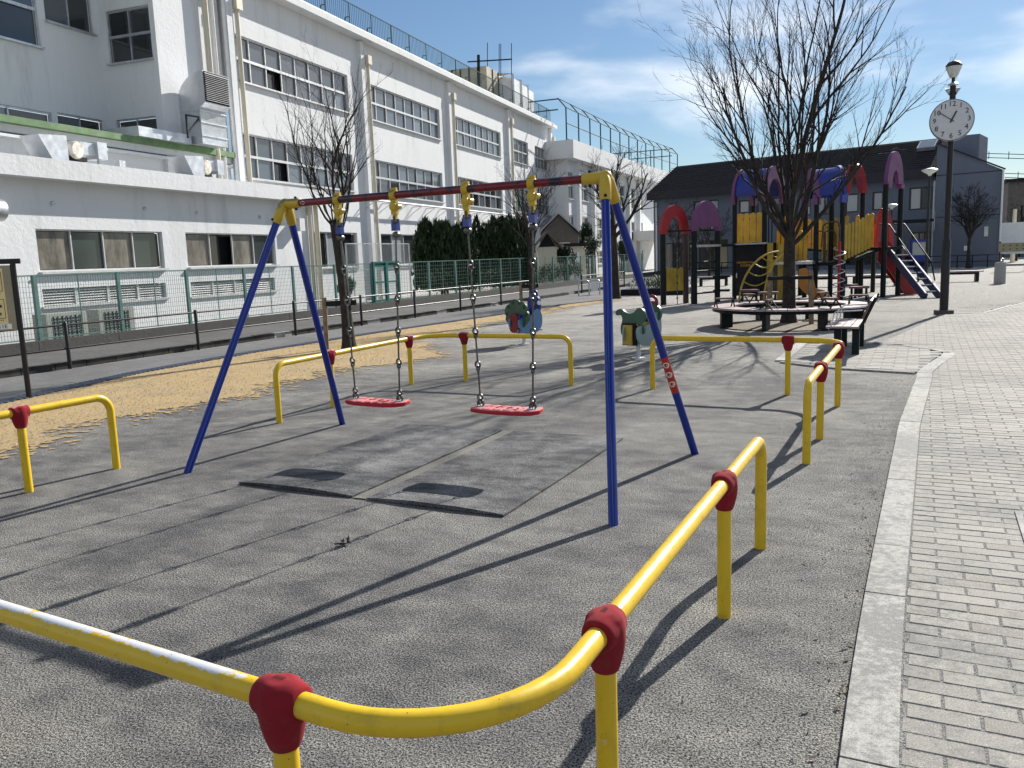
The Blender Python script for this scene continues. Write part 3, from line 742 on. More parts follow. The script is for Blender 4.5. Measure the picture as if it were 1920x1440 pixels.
swing(hang[0], hang[1], 'red moulded swing seat on chains, hanging beside the dry grass strip')
swing(hang[2], hang[3], 'red moulded swing seat on chains, hanging on the side of the brick paving')
# rubber mats under the seats, front edge lifted
def rubber_mat(c00, c10, c11, c01, label):
    nx, ny = 14, 26; top, vs_ = [], []
    cs = [V((*c, 0)) for c in (c00, c10, c11, c01)]
    def P(u, v): return cs[0].lerp(cs[1], u).lerp(cs[3].lerp(cs[2], u), v)
    def H(u, v):
        return .017 + .018*max(0, 1-v*6)**1.6*math.sin(math.pi*min(1, max(0, u)))**.7 + .006*mnoise.noise((u*3, v*6, 1))
    mb = MB(); k = 0
    for j in range(ny+1):
        for i in range(nx+1):
            p = P(i/nx, j/ny); z = H(i/nx, j/ny); mb.v.append((p.x, p.y, z))
    for j in range(ny+1):
        for i in range(nx+1):
            p = P(i/nx, j/ny); z = H(i/nx, j/ny); mb.v.append((p.x, p.y, max(.006, z-.03)))
    W = nx+1; Hn = W*(ny+1)
    for j in range(ny):
        for i in range(nx):
            q = j*W+i; mb.f.append((q, q+1, q+W+1, q+W)); mb.f.append((Hn+q, Hn+q+W, Hn+q+W+1, Hn+q+1))
    for i in range(nx):
        mb.f.append((i, Hn+i, Hn+i+1, i+1)); q = ny*W+i; mb.f.append((q, q+1, Hn+q+1, Hn+q))
    for j in range(ny):
        q = j*W; mb.f.append((q, q+W, Hn+q+W, Hn+q)); q = j*W+nx; mb.f.append((q, Hn+q, Hn+q+W, q+W))
    o = mb.build('rubber_mat', M['mat'], smooth=40, loc=((c00[0]+c11[0])/2, (c00[1]+c11[1])/2, 0)); return tag(o, label, 'mat', 'rubber mats under the swing')
rubber_mat((-4.0, 5.01), (-2.95, 4.87), (-2.68, 7.16), (-3.73, 7.29), 'dark rubber safety mat with lifted edge under the swing beside the dry grass strip')
rubber_mat((-2.82, 4.85), (-1.77, 4.70), (-1.50, 7.0), (-2.55, 7.13), 'dark rubber safety mat with lifted edge under the swing nearer the brick paving')
st = MB(); st.quad((-2.94, 4.86, .008), (-2.83, 4.85, .008), (-2.56, 7.13, .008), (-2.67, 7.15, .008)); struct(st.build('silt_strip', M['silt']))
# ================================================================ black pipe railing along the sidewalk
def pipe_railing(ylist, label):
    P = [V((RAILX(y), y, 0)) for y in ylist]
    t = thing('pipe_railing', P[0], label, 'railing', 'black railings along the road')
    for p in P: MB().tube([p, p+V((0, 0, .80)), p+V((0, 0, .815))], [.032, .032, .02], 10).build('post', M['black_rail'], t, smooth=50)
    for z in (.76, .36): MB().tube([p+V((0, 0, z)) for p in P], .018, 8).build('rail', M['black_rail'], t, smooth=50)
    return t
py_ = [7.9, 10.79, 13.65, 16.6, 19.2, 21.8, 24.5, 27.4, 30.1]
pipe_railing(py_[:], 'long black pipe railing between sidewalk and road in front of the white annex')
pipe_railing([35.3, 38.2, 41.2], 'short black pipe railing beyond the arched bicycle barrier')
for k, px in enumerate((1095, 1115)):
    p = gp(px, 33.0 if k == 0 else 33.6); h = .62; d = V((.42, .06, 0))*.5
    pts = fillet([p-d, p-d+V((0, 0, h)), p+d+V((0, 0, h)), p+d], [0, .12, .12, 0], 6)
    t = thing('arched_barrier', p, 'arched steel barrier in the railing gap, ' + ('open hoop' if k == 0 else 'with a white plate'), 'barrier')
    MB().tube(pts, .03, 10).build('hoop', M['galv'], t, smooth=50)
    if k: MB().frame(p+V((0, 0, .36)), d.normalized(), (0, 0, 1), d.normalized().cross(V((0, 0, 1))), .3, .4, .01).build('plate', M['white'], t)

# ================================================================ green mesh fence on a low concrete wall
def mesh_panel(mb, a, b, z0, z1, nv, nh, r=.004):
    for i in range(1, nv): p = a.lerp(b, i/nv); mb.bar(p+V((0, 0, z0)), p+V((0, 0, z1)), r)
    for j in range(nh+1): z = z0+(z1-z0)*j/nh; mb.bar(a+V((0, 0, z)), b+V((0, 0, z)), r)
lw = MB(); lw_y = [5+i*2.0 for i in range(36)]
lwt = thing('low_wall', (FENX(20), 20, 0), 'long low dark concrete wall under the green fence', 'wall')
for a, b in zip(lw_y, lw_y[1:]):
    mb = MB(); mb.bar((FENX(a)+.01, a+.006, .12), (FENX(b)+.01, b-.006, .12), .16, .24); mb.bar((FENX(a)+.01, a, .248), (FENX(b)+.01, b, .248), .11, .012); mb.build('wall_block', M['concrete'], lwt)
def fence_run(y0, y1, n, fine, label, top=1.62):
    t = thing('mesh_fence', (FENX(y0), y0, .25), label, 'fence', 'green mesh fences by the road')
    Y = [y0+(y1-y0)*i/n for i in range(n+1)]
    P = [V((FENX(y)-.03, y, 0)) for y in Y]
    for i, p in enumerate(P): MB().box(p+V((0, 0, .25+(top-.25)/2)), (.065, .075, top-.25), -.085).build('post', M['green_fence'], t)
    for a, b in zip(P, P[1:]):
        m_ = a.lerp(b, .5); MB().bar(m_+V((0, 0, .27)), m_+V((0, 0, top-.02)), .022).build('stay', M['green_fence'], t)
        mb = MB(); mesh_panel(mb, a, b, .3, top-.03, fine[0], fine[1], .006); mb.build('mesh_panel', M['wire'], t, kind='stuff')
        for z in (.29, top-.01): MB().bar(a+V((0, 0, z)), b+V((0, 0, z)), .03, .025).build('fence_rail', M['green_fence'], t)
    return t
def fy(px, off=0.0):
    Y = 25
    for _ in range(30): Y = PX(px, 490, FENX(Y)-off).y
    return Y
GY0, GY1 = fy(698), fy(746)
fence_run(9.0, GY0-.06, 8, (32, 12), 'green mesh fence standing before the white annex windows')
fence_run(GY1+.06, 60, 15, (12, 9), 'green mesh fence running from the teal gate past the dark cypresses and sheds')
gt = thing('steel_gate', (FENX(GY0), (GY0+GY1)/2, .25), 'teal steel double gate in the green fence beside the staked bare tree', 'gate')
GM = (GY0+GY1)/2
for a, b in ((GY0+.02, GM-.03), (GM+.03, GY1-.02)):
    pa, pb = V((FENX(a), a, 0)), V((FENX(b), b, 0)); mb = MB()
    for p in (pa, pb): mb.bar(p+V((0, 0, .28)), p+V((0, 0, 1.66)), .09)
    for z in (.32, .95, 1.5, 1.64): mb.bar(pa+V((0, 0, z)), pb+V((0, 0, z)), .06)
    lf = mb.build('gate_leaf', M['teal_gate'], gt)
    q = MB(); mesh_panel(q, pa, pb, .32, 1.62, 14, 14, .006); q.build('mesh_panel', M['teal_gate'], lf, kind='stuff')
    MB().frame((pa+pb)/2+V((-.03, 0, 1.57)), (pb-pa).normalized(), (0, 0, 1), (1, 0, 0), (pb-pa).length-.1, .12, .01).build('top_plate', M['teal_gate'], lf)
# taller chain-link screen behind the gate
ct = thing('chain_link_screen', (FENX(25)-1.6, 25, 0), 'tall galvanised chain link screen behind the teal gate', 'fence')
P = [V((FENX(y)-1.2, y, 0)) for y in [fy(650, 1.2)+(fy(768, 1.2)-fy(650, 1.2))*k/4 for k in range(5)]]
for p in P: MB().tube([p, p+V((0, 0, 2.35))], .03, 8).build('post', M['galv'], ct)
for a, b in zip(P, P[1:]):
    for z in (.4, 1.4, 2.33): MB().bar(a+V((0, 0, z)), b+V((0, 0, z)), .035).build('fence_rail', M['galv'], ct)
    mb = MB(); L = (b-a).length; d = (b-a)/L; k = -2.0
    while k < L:
        u0, u1 = max(0, k), min(L, k+2.0)
        if u1 > u0:
            mb.bar(a+d*u0+V((0, 0, .35+(u0-k))), a+d*u1+V((0, 0, .35+(u1-k))), .005); mb.bar(a+d*u0+V((0, 0, 2.35-(u0-k))), a+d*u1+V((0, 0, 2.35-(u1-k))), .005)
        k += .12
    mb.build('mesh_panel', M['galv'], ct, kind='stuff')

# ================================================================ flower notice board
nb = G(55, 747); nd = V((-.76, -.65, 0)).normalized(); nn = V((nd.y, -nd.x, 0)); nn = nn if nn.y < 0 else -nn
NB = thing('notice_board', (nb.x, nb.y, 0), 'dark framed cream notice board with flower pictures beside the sidewalk', 'notice board')
p2 = V((nb.x, nb.y, 0))+nd*1.35; p1 = V((nb.x, nb.y, 0))
for p in (p1, p2): MB().tube([p, p+V((0, 0, 1.80))], .034, 14).build('post', M['black_rail'], NB, smooth=50)
MB().tube([p1-nd*.09+V((0, 0, 1.80)), p2+nd*.09+V((0, 0, 1.80))], .034, 14).build('top_rail', M['black_rail'], NB, smooth=50)
BO = lambda u, z, k: p1+nd*u+nn*k+V((0, 0, z))
pb_ = MB(); pb_.frame(BO(.675, 1.33, 0), nd, (0, 0, 1), nn, 1.28, .84, .025); bo_ = pb_.build('board', simple('board_grey', (.3, .27, .2), .6), NB)
def plate(u0, u1, z0, z1, k, mat, nm, th=.004): 
    o = MB(); o.frame(BO((u0+u1)/2, (z0+z1)/2, k), nd, (0, 0, 1), nn, u1-u0, z1-z0, th); return o.build(nm, mat, bo_)
plate(.125, 1.2, .98, 1.715, .016, M['sign_cream'], 'poster')
lt_ = simple('poster_pale', (.85, .74, .42), .5, 0, .03)
for r_ in range(2):
    for c_ in range(3):
        u0, z0 = .145+c_*.35, 1.42-r_*.35
        for (a, b, c, d_) in ((u0, u0+.32, z0, z0+.006), (u0, u0+.32, z0+.244, z0+.25), (u0, u0+.006, z0, z0+.25), (u0+.314, u0+.32, z0, z0+.25)): plate(a, b, c, d_, .02, M['ink'], 'poster_frame', .002)
        for (du, dz, s_, mt) in ((.06, .16, .03, M['sign_pink'] if r_ == 0 else M['bark']), (.07, .06, .028, M['p_green']), (.2, .12, .055, M['sign_pink'] if r_ == 0 else M['sign_cream']), (.2, .16, .04, M['sign_pink'] if r_ == 0 else M['ink']), (.16, .07, .04, M['sign_pink'])):
            o = MB(); o.quad(*[BO(u0+du+s_*math.cos(a)*(1+.3*math.cos(5*a)), z0+dz+s_*.8*math.sin(a)*(1+.3*math.cos(5*a)), .0205) for a in [2*math.pi*i/20 for i in range(20)][::-1]]); o.build('flower_picture', mt, bo_)
        for q in range(12): plate(u0+.03+q*.022, u0+.042+q*.022, z0-.028, z0-.016, .02, M['ink'], 'caption_mark', .002)
plate(.09, .75, .93, 1.0, .021, M['white'], 'label_strip')
o = MB(); put_text(o, '5713111E', BO(.28, .965, .0245), -nd, (0, 0, 1), .07); o.build('lettering', simple('blue_ink', (.02, .02, .12), .5), bo_)

# ================================================================ bare trees
def tree(name, base, label, seed, trunk_h, r0, limbs, L0, spread, levels, up=.1, kids=(6, 6, 5), tw=.55, lean=(0, 0), group='bare winter trees', wob=.09, pts_limb=None, twig_r=.0045, decay=.5, height_var=.25, vase=False, lr=(.38, .55)):
    rg = random.Random(seed); t = thing(name, (base[0], base[1], 0), label, 'tree', group); tk, cr = MB(), MB()
    b = V((base[0], base[1], 0))
    tp = [b+V((lean[0]*k*k, lean[1]*k*k, trunk_h*k)) for k in (-.02, .03, .1, .25, .5, .75, 1)]
    tk.tube(tp, [r0*1.75, r0*1.45, r0*1.2, r0*1.05, r0*.97, r0*.92, r0*.85], 12)
    def grow(p, d, r, L, lev, mb):
        n = max(4, int(L/.16)) if lev < 2 else 5
        pts, rs = [p], [r]; q = V(p); dd = V(d).normalized(); side = []
        for i in range(n):
            dd = (dd + V((rg.gauss(0, wob), rg.gauss(0, wob), rg.gauss(0, wob*.6)+up*.12))).normalized()
            q = q+dd*(L/n); pts.append(q); rs.append(max(twig_r*.7, r*(1-(.82 if lev else .75)*(i+1)/n))); side.append((V(q), V(dd), rs[-1]))
        mb.tube(pts, rs, 8 if lev == 0 else 6 if lev == 1 else 4 if lev == 2 else 3, caps=lev < 2)
        if lev >= levels: return
        k = kids[min(lev, len(kids)-1)]
        for c in range(k):
            f = (c+.6+rg.uniform(-.3, .3))/k*.85+.13; s = side[min(n-1, max(0, int(f*n)))]
            x = s[1].cross(V((rg.gauss(0, 1), rg.gauss(0, 1), rg.gauss(0, 1)))).normalized()
            ang = rg.uniform(.3, .75)*tw/.55; nd_ = (s[1]*math.cos(ang)+x*math.sin(ang)).normalized()
            nl = L*decay*rg.uniform(.65, 1.2)*(1.15-.45*f); grow(s[0], nd_, min(s[2]*.75, r*.55), nl, lev+1, cr if lev >= 1 else mb)
    top = tp[-1]
    for i in range(limbs):
        a = 2.39996*i+rg.uniform(-.3, .3) if vase else 2*math.pi*(i+rg.uniform(-.25, .25))/limbs*1.0*(2.4 if limbs > 6 else 1)
        tl = spread*math.sqrt((i+.4)/limbs) if vase else spread*(.25+.75*((i*0.618) % 1))
        d = V((math.sin(tl)*math.cos(a), math.sin(tl)*math.sin(a), math.cos(tl)))
        zf = rg.uniform(.78, 1.0) if i else 1.0; p = tp[-2].lerp(tp[-1], (zf-.75)/.25)
        grow(p, d, r0*rg.uniform(*lr)*(1.25 if i == 0 else 1), L0*rg.uniform(1-height_var, 1+height_var*.4)*(1-.35*tl/spread if vase else 1), 0, tk)
    tk.build('trunk', M['bark'], t, smooth=60); cr.build('crown', M['twig'], t); return t
tree('zelkova_tree', (-.36, 18.5), 'large bare vase shaped tree growing inside the ring bench', 11, 2.0, .128, 14, 6.6, .84, 4, up=.3, kids=(7, 6, 4, 3), tw=.46, wob=.055, decay=.45, twig_r=.0026, vase=True, lr=(.25, .44))
tree('street_tree', G(655, 655), 'bare pruned tree with a wooden stake standing beside the dry grass', 5, 2.35, .1, 10, 2.35, .62, 3, up=.8, kids=(8, 6, 3), tw=.62, wob=.1, lean=(-.14, 0), decay=.42, twig_r=.0018, lr=(.14, .28))
tree('street_tree', gp(1000, 20.6), 'bare pruned tree behind the peacock spring rider', 9, 2.1, .09, 9, 1.9, .6, 3, up=.6, kids=(8, 6, 4), tw=.6, decay=.45, twig_r=.0024, lr=(.16, .3))
tree('street_tree', gp(1155, 30.3), 'bare slanting tree at the end of the dry grass strip', 21, 2.5, .13, 7, 2.6, .7, 3, up=.3, kids=(6, 5, 4), tw=.6, lean=(-.1, .2), decay=.5, twig_r=.005)
tree('street_tree', gp(1815, 58), 'bare tree before the grey gable wall of the dark roofed building', 33, 1.9, .11, 8, 2.4, .7, 3, up=.25, kids=(8, 6, 5), tw=.6, decay=.5, twig_r=.009)
for k, (px, Y, s_) in enumerate(((1272, 47, 41), (1330, 52, 43), (1905, 75, 44))):
    tree('small_tree', gp(px, Y), ['bare young tree behind the red play arch', 'bare young tree behind the purple play arch', 'bare young tree beside the far grey apartment block'][k], s_, 1.6, .08, 7, 2.3, .8, 3, up=.25, kids=(7, 5, 4), tw=.65, decay=.5, twig_r=.009)
def stake(p, off, h, label):
    p = V((p[0], p[1], 0)); q = p+V((*off, 0)); t = thing('tree_stake', q, label, 'stake')
    MB().tube([q, q+V((.02, 0, h))], .045, 8).build('post', M['stake'], t); MB().bar(q+V((0, 0, h-.12)), p+V((-.02, .12, h-.12))+(p-q).normalized()*.15, .07, .1).build('tie', M['dark'], t); return t
tb = G(655, 655); stake(tb, (-.42, -.12), 1.0, 'weathered wooden stake tied to the bare tree by the dry grass')
tb = gp(1000, 20.6); stake(tb, (-.33, .0), 1.0, 'weathered wooden stake tied to the tree behind the peacock spring rider')
tb = V((-.36, 18.5, 0))
for k in range(2):
    q = tb+V((-.42 if k == 0 else .45, -.35, 0)); t = thing('tree_stake', q, 'dark wooden stake ' + ('leaning at the slide side' if k else 'leaning at the road side') + ' of the large tree in the ring bench', 'stake')
    MB().tube([q, q+V((.06 if k == 0 else -.03, .05, 1.12))], .05, 8).build('post', M['stake'], t)
    MB().bar(q+V((0, 0, 1.0)), tb+V((0, -.22, 1.0)), .06, .07).build('tie', M['dark'], t)

# leafy masses made of many small blades
def leaves(n, shape, mat, size, upright=.8, seed=1):
    rg = random.Random(seed); mb = MB()
    for _ in range(n):
        p = shape(rg); a = rg.random()*6.28; t = rg.uniform(.2, 1.3) if rg.random() > upright else rg.uniform(1.0, 1.5)
        d = V((math.cos(a)*math.cos(t), math.sin(a)*math.cos(t), math.sin(t))); s_ = V((-math.sin(a), math.cos(a), rg.uniform(-.3, .3))); L = size*rg.uniform(.6, 1.5)
        mb.quad(p-s_*L*.18, p+s_*L*.18, p+d*L)
    return mb
def blob(c, r, lumps, seed):
    rg0 = random.Random(seed); L = [(V((rg0.uniform(-1, 1)*r[0]*.6, rg0.uniform(-1, 1)*r[1]*.6, rg0.uniform(-.7, .8)*r[2]*.6)), rg0.uniform(.4, .7)) for _ in range(lumps)]
    def f(rg):
        l, k = rg.choice(L); v = V((rg.gauss(0, 1), rg.gauss(0, 1), rg.gauss(0, 1))).normalized()*(rg.random()**.35)
        return V(c)+l+V((v.x*r[0]*k, v.y*r[1]*k, v.z*r[2]*k))
    return f
def spires(c, r, K, seed):
    rg0 = random.Random(seed); S = [(rg0.uniform(-1, 1)*r[0]*.82, rg0.uniform(-1, 1)*r[1]*.8, rg0.uniform(.66, 1.0), rg0.uniform(.2, .4)) for _ in range(K)]
    def f(rg):
        x, y, h, w_ = rg.choice(S); t = rg.random()**.8; rad = w_*r[0]*(1-t**5)*(.35+.65*rg.random()**.4)+.03; a = rg.random()*6.28
        return V(c)+V((x+rad*math.cos(a), y+rad*math.sin(a), -r[2]+2*r[2]*h*t))
    return f
def shrub(name, px0, px1, pytop, pybot, off, label, mat, n, size, upright, seed, trunk=True, lumps=9, cat='shrub', yoff=0):
    X = None; Y = 30
    for _ in range(20): Y = PX((px0+px1)/2, 490, FENX(Y)-off).y
    X = FENX(Y)-off; z1 = zat((X, Y), pytop); z0 = zat((X, Y), pybot); dpt = proj((X, Y, 1))[2]; wr = (px1-px0)/F_PX*dpt/2
    t = thing(name, (X, Y, 0), label, cat)
    mb = leaves(n, (spires if name == 'cypress_shrub' else blob)((X, Y, (z0+z1)/2), (wr, wr*.8, (z1-z0)/2), lumps, seed), mat, size, upright, seed); mb.build('foliage', mat, t)
    s_ = MB()
    for k in range(3): s_.tube([(X+.1*k-.1, Y+.1*k, 0), (X+.15*k-.15, Y-.1*k, z0+.4*(z1-z0))], [.06, .03], 6)
    s_.build('stem', M['bark'], t); return t
shrub('cypress_shrub', 770, 890, 415, 545, 1.5, 'dark bushy cypress behind the fence next to the tall chain link screen', M['leaf'], 22000, .26, .9, 3, lumps=55)
shrub('cypress_shrub', 882, 995, 410, 538, 1.5, 'dark bushy cypress behind the fence next to the small tiled shed', M['leaf'], 22000, .28, .9, 8, lumps=55)
shrub('evergreen_shrub', 1042, 1080, 455, 500, 1.2, 'small round evergreen before the cream shed', M['leaf2'], 2500, .14, .2, 12)
shrub('evergreen_shrub', 1088, 1112, 415, 470, 2.6, 'dark ivy covered stump between the flat roofed shed and the wing', M['leaf'], 2600, .16, .3, 13)
shrub('evergreen_shrub', 1095, 1130, 440, 490, 1.2, 'loose grey green shrub between the ivy stump and the dense evergreen bush', M['leaf2'], 1500, .14, .2, 14)
shrub('evergreen_shrub', 1150, 1180, 440, 500, .8, 'dense evergreen bush behind the fence beside the slanting bare tree', M['leaf2'], 3200, .16, .2, 15)
shrub('dark_shrub', 628, 668, 520, 560, .5, 'small dark shrub behind the trunk of the staked bare tree', M['leaf'], 2500, .09, .5, 16, lumps=5)
# low planting along the fence foot, under the cypresses
hed = MB(); rg = random.Random(4)
for Yc in [30.5+.7*k for k in range(26)]: 
    hed2 = leaves(420, blob((FENX(Yc)-.55, Yc, .75), (.4, .6, .6), 5, int(Yc*10)), M['leaf2'], .1, .3, int(Yc*7)); hed.add(hed2.v, hed2.f)
tag(hed.build('fence_hedge', M['leaf'], kind='stuff'), 'low dark planting along the foot of the green fence', 'hedge')

# ================================================================ spring riders
def rider_frame(p, yaw):
    f = V((math.cos(yaw), math.sin(yaw), 0)); s = V((-f.y, f.x, 0)); return f, s
def disc(mb, o, ax, ay, r, th, n=16, sx=1.0): mb.prism([(r*sx*math.cos(2*math.pi*i/n), r*math.sin(2*math.pi*i/n)) for i in range(n)], o, ax, ay, th)
def outline(mb, o, ax, ay, pts, th): mb.prism(pts, o, ax, ay, th)
def smooth_loop(p, k=2):
    for _ in range(k):
        q = []
        for a, b in zip(p, p[1:]+p[:1]): q += [(a[0]*.75+b[0]*.25, a[1]*.75+b[1]*.25), (a[0]*.25+b[0]*.75, a[1]*.25+b[1]*.75)]
        p = q
    return p
r1 = V(G(983, 645)); r1.z = 0; U3 = V((0, 0, 1))
# image-right direction at the rider, turned a little: the rider points away to the right
fw = V((.45, .89, 0)); sd_ = V((fw.y, -fw.x, 0))       # sd_: to the right
S1 = thing('spring_rider', r1, 'peacock shaped rocking rider with green fan, blue head ring and dark red seat', 'spring rider', 'rocking riders')
MB().tube([r1, r1+V((0, 0, .3))], .036, 12).build('post', M['galv'], S1, smooth=50); MB().lathe([(.11, 0), (.11, .015), (.04, .02)], r1, 16).build('base_plate', M['galv'], S1)
c = r1+V((0, 0, .42))
fan = MB(); pts = []
for i in range(64):
    a = math.pi*(-.12+1.24*i/63); r_ = .25+.045*abs(math.sin(a*3.2+.3))**.6; pts.append((-r_*1.12*math.cos(a), .10+r_*math.sin(a)*1.0))
pts = [(.27, -.02), (.12, -.2), (-.14, -.2), (-.27, -.02)]+pts[::1] if False else pts+[(.2, -.1), (.06, -.22), (-.1, -.22), (-.2, -.1)]
back = c-fw*.16; fan.prism(pts, back+V((0, 0, .04)), sd_, U3, .035); fo = fan.build('fan', M['p_green'], S1)
for i in range(6):
    a = math.pi*(.02+.96*i/5); sp = MB(); disc(sp, back+sd_*(-.235*1.1*math.cos(a))+V((0, 0, .14+.235*math.sin(a)))-fw*.02, sd_, U3, .038, .006, 12, .8); sp.build('fan_spot', M['p_dkgreen'], fo)
st_ = MB(); st_.prism(smooth_loop([(-.13, -.19), (.13, -.19), (.13, .17), (-.13, .17)], 2), back-fw*.06+V((0, 0, .0))-sd_*.02, sd_, U3, .05); st_.build('seat_back', M['p_dkred'], S1)
MB().frame(c+V((0, 0, .12))-fw*.02, sd_, fw, U3, .26, .36, .035).build('seat', M['p_dkred'], S1)
MB().frame(back-fw*.05+sd_*.15, fw, U3, sd_, .1, .3, .03).build('side_plate', M['p_blue'], S1)
for s_ in (-1, 1):
    b_ = MB(); b_.prism(smooth_loop([(-.3, .1), (-.25, -.18), (.1, -.25), (.34, -.12), (.34, .12), (.26, .24), (.16, .22), (.1, .14), (0, .08)], 2), c+sd_*(.13*s_+.02), fw, U3, .03); b_.build('side_panel', M['p_sky'], S1)
hd = MB(); hd.prism(smooth_loop([(-.13, .1), (.13, .1), (.17, .38), (.1, .48), (-.1, .48), (-.17, .38)], 2), c+fw*.3, sd_, U3, .05); hd.build('head', M['p_blue'], S1)
hr = MB(); hr.tube([c+fw*.3+V((0, 0, .5))+sd_*(.085*math.cos(2*math.pi*i/20))+V((0, 0, .075*math.sin(2*math.pi*i/20))) for i in range(20)], .022, 8, closed=True); hr.build('handle_ring', M['p_blue'], S1, smooth=60)
ey = MB(); disc(ey, c+fw*.26+sd_*.17+V((0, 0, .34)), fw, U3, .04, .03, 14); ey.build('eye', M['white'], S1)
fr = MB(); fr.tube([c+fw*.22+V((0, 0, -.16))-sd_*.24, c+fw*.22+V((0, 0, -.16))+sd_*.26], .016, 8); fr.build('foot_rest', M['galv'], S1)
r2 = V(G(1197, 672)); r2.z = 0; fw = V((.42, .9, 0)).normalized(); sd_ = V((fw.y, -fw.x, 0))
S2 = thing('spring_rider', r2, 'green animal shaped rocking rider with red handle ring and orange seat', 'spring rider', 'rocking riders')
MB().tube([r2, r2+V((0, 0, .32))], .034, 12).build('post', M['galv'], S2, smooth=50); MB().lathe([(.11, 0), (.11, .015), (.04, .02)], r2, 16).build('base_plate', M['galv'], S2)
c = r2+V((0, 0, .42)); back = c-fw*.14
bd = MB(); bd.prism(smooth_loop([(-.16, -.02), (-.2, -.12), (-.22, .02), (-.17, .14), (-.2, .22), (-.3, .2), (-.31, .27), (-.2, .32), (-.1, .24), (.02, .23), (.08, .3), (.16, .34), (.26, .26), (.27, .16), (.16, .1), (.24, .02), (.2, -.1), (.1, -.06)], 2), back+V((0, 0, .05)), sd_, U3, .04); bd.build('tail_panel', M['p_green'], S2)
st_ = MB(); st_.prism([(-.14, -.2), (.11, -.2), (.11, .14), (-.14, .14)], back-fw*.05-sd_*.0, sd_, U3, .05); so_ = st_.build('seat_back', M['dark'], S2)
st_ = MB(); st_.prism([(-.115, -.185), (.055, -.185), (.055, .115), (-.115, .115)], back-fw*.085, sd_, U3, .03); st_.build('seat_cushion', M['p_yellow2'], so_)
MB().frame(c+V((0, 0, .12))-fw*.02, sd_, fw, U3, .25, .34, .035).build('seat', M['p_yellow2'], S2)
for s_ in (-1, 1):
    b_ = MB(); b_.prism(smooth_loop([(-.3, .12), (-.26, -.18), (.1, -.24), (.34, -.1), (.36, .14), (.28, .28), (.18, .28), (.14, .16), (0, .08)], 2), c+sd_*(.13*s_+.05), fw, U3, .03); b_.build('side_panel', M['p_pale'], S2)
hd = MB(); hd.prism(smooth_loop([(-.14, .12), (.14, .12), (.2, .3), (.12, .4), (-.12, .4), (-.2, .3)], 2), c+fw*.28+sd_*.06, sd_, U3, .06); hd.build('head', M['p_green'], S2)
hr = MB(); hr.tube([c+fw*.28+sd_*.06+V((0, 0, .43))+sd_*(.10*math.cos(2*math.pi*i/20))+V((0, 0, .10*math.sin(2*math.pi*i/20))) for i in range(20)], .026, 8, closed=True)
hr.prism([(.1*math.cos(math.pi+math.pi*i/12), .1*math.sin(math.pi+math.pi*i/12)) for i in range(13)], c+fw*.28+sd_*.06+V((0, 0, .45)), sd_, U3, .03); hr.build('handle_ring', M['p_dkred'], S2, smooth=60)
fr = MB(); fr.tube([c+fw*.22+V((0, 0, -.14))-sd_*.2, c+fw*.22+V((0, 0, -.14))+sd_*.32], .016, 8); fr.build('foot_rest', M['galv'], S2)

# ================================================================ ring bench round the tree, and the bench with a back
RB = thing('ring_bench', (-.36, 18.45, 0), 'round wooden bench with armrests encircling the large bare tree', 'bench')
rc = V((-.36, 18.45, 0)); RO, RI, NS = 1.6, 1.12, 48
sl = []
for i in range(NS):
    a0, a1 = 2*math.pi*(i+.04)/NS, 2*math.pi*(i+.96)/NS; mb = MB()
    f = lambda r, a, z: rc+V((r*math.cos(a), r*math.sin(a), z))
    vs_ = [f(RI, a0, .40), f(RO, a0, .40), f(RO, a1, .40), f(RI, a1, .40), f(RI, a0, .435), f(RO-.01, a0, .435), f(RO-.01, a1, .435), f(RI, a1, .435)]
    mb.add(vs_, [(0, 3, 2, 1), (4, 5, 6, 7), (0, 1, 5, 4), (1, 2, 6, 5), (2, 3, 7, 6), (3, 0, 4, 7)]); mb.build('slat', M['bench_wood'], RB)
MB().tube([rc+V(((RO-.06)*math.cos(2*math.pi*i/48), (RO-.06)*math.sin(2*math.pi*i/48), .365)) for i in range(48)], .034, 6, closed=True).build('outer_ring', M['dark_post'], RB)
MB().tube([rc+V(((RI+.06)*math.cos(2*math.pi*i/48), (RI+.06)*math.sin(2*math.pi*i/48), .365)) for i in range(48)], .034, 6, closed=True).build('inner_ring', M['dark_post'], RB)
for i in range(8):
    a = 2*math.pi*(i+.5)/8+.1
    MB().box(rc+V((1.38*math.cos(a), 1.38*math.sin(a), .19)), (.24, .085, .38), a).build('leg', M['dark_post'], RB)
for a in [Rd(k) for k in (200, 255, 305, 352, 60, 130)]:
    ar = MB(); r_ = V((math.cos(a), math.sin(a), 0)); tn = V((-r_.y, r_.x, 0))
    pa, pb = rc+r_*(RI+.06), rc+r_*(RO-.06)
    for p in (pa, pb):
        ar = MB()
        for s_ in (-1, 1): ar.bar(p+tn*.13*s_+V((0, 0, .43)), p+tn*.0*s_+V((0, 0, .6)), .022)
        ar.build('armrest_bracket', M['dark_post'], RB)
    MB().bar(pa+V((0, 0, .615)), pb+V((0, 0, .615)), .1, .035).build('armrest', M['bench_edge'], RB)
so = MB(); n = 40
so.add([rc+V((0, 0, .06))]+[rc+V((rr_*math.cos(2*math.pi*i/n), rr_*math.sin(2*math.pi*i/n), .05 if rr_ < .9 else .02)) for rr_ in (.7, 1.45) for i in range(n)],
       [(0, 1+i, 1+(i+1) % n) for i in range(n)]+[(1+i, 1+n+i, 1+n+(i+1) % n, 1+(i+1) % n) for i in range(n)]); struct(so.build('tree_pit', M['soil']))
BE = V((.60, 13.75, 0)); bt = thing('park_bench', BE, 'wooden bench with a slatted backrest on dark legs on the paved pad', 'bench')
for k in range(4): MB().frame(BE+EA*(-.2+k*.115)+V((0, 0, .435 if k < 3 else .43)), EA, EB, U3, .105, 1.5, .03).build('seat_slat', M['bench_wood'], bt)
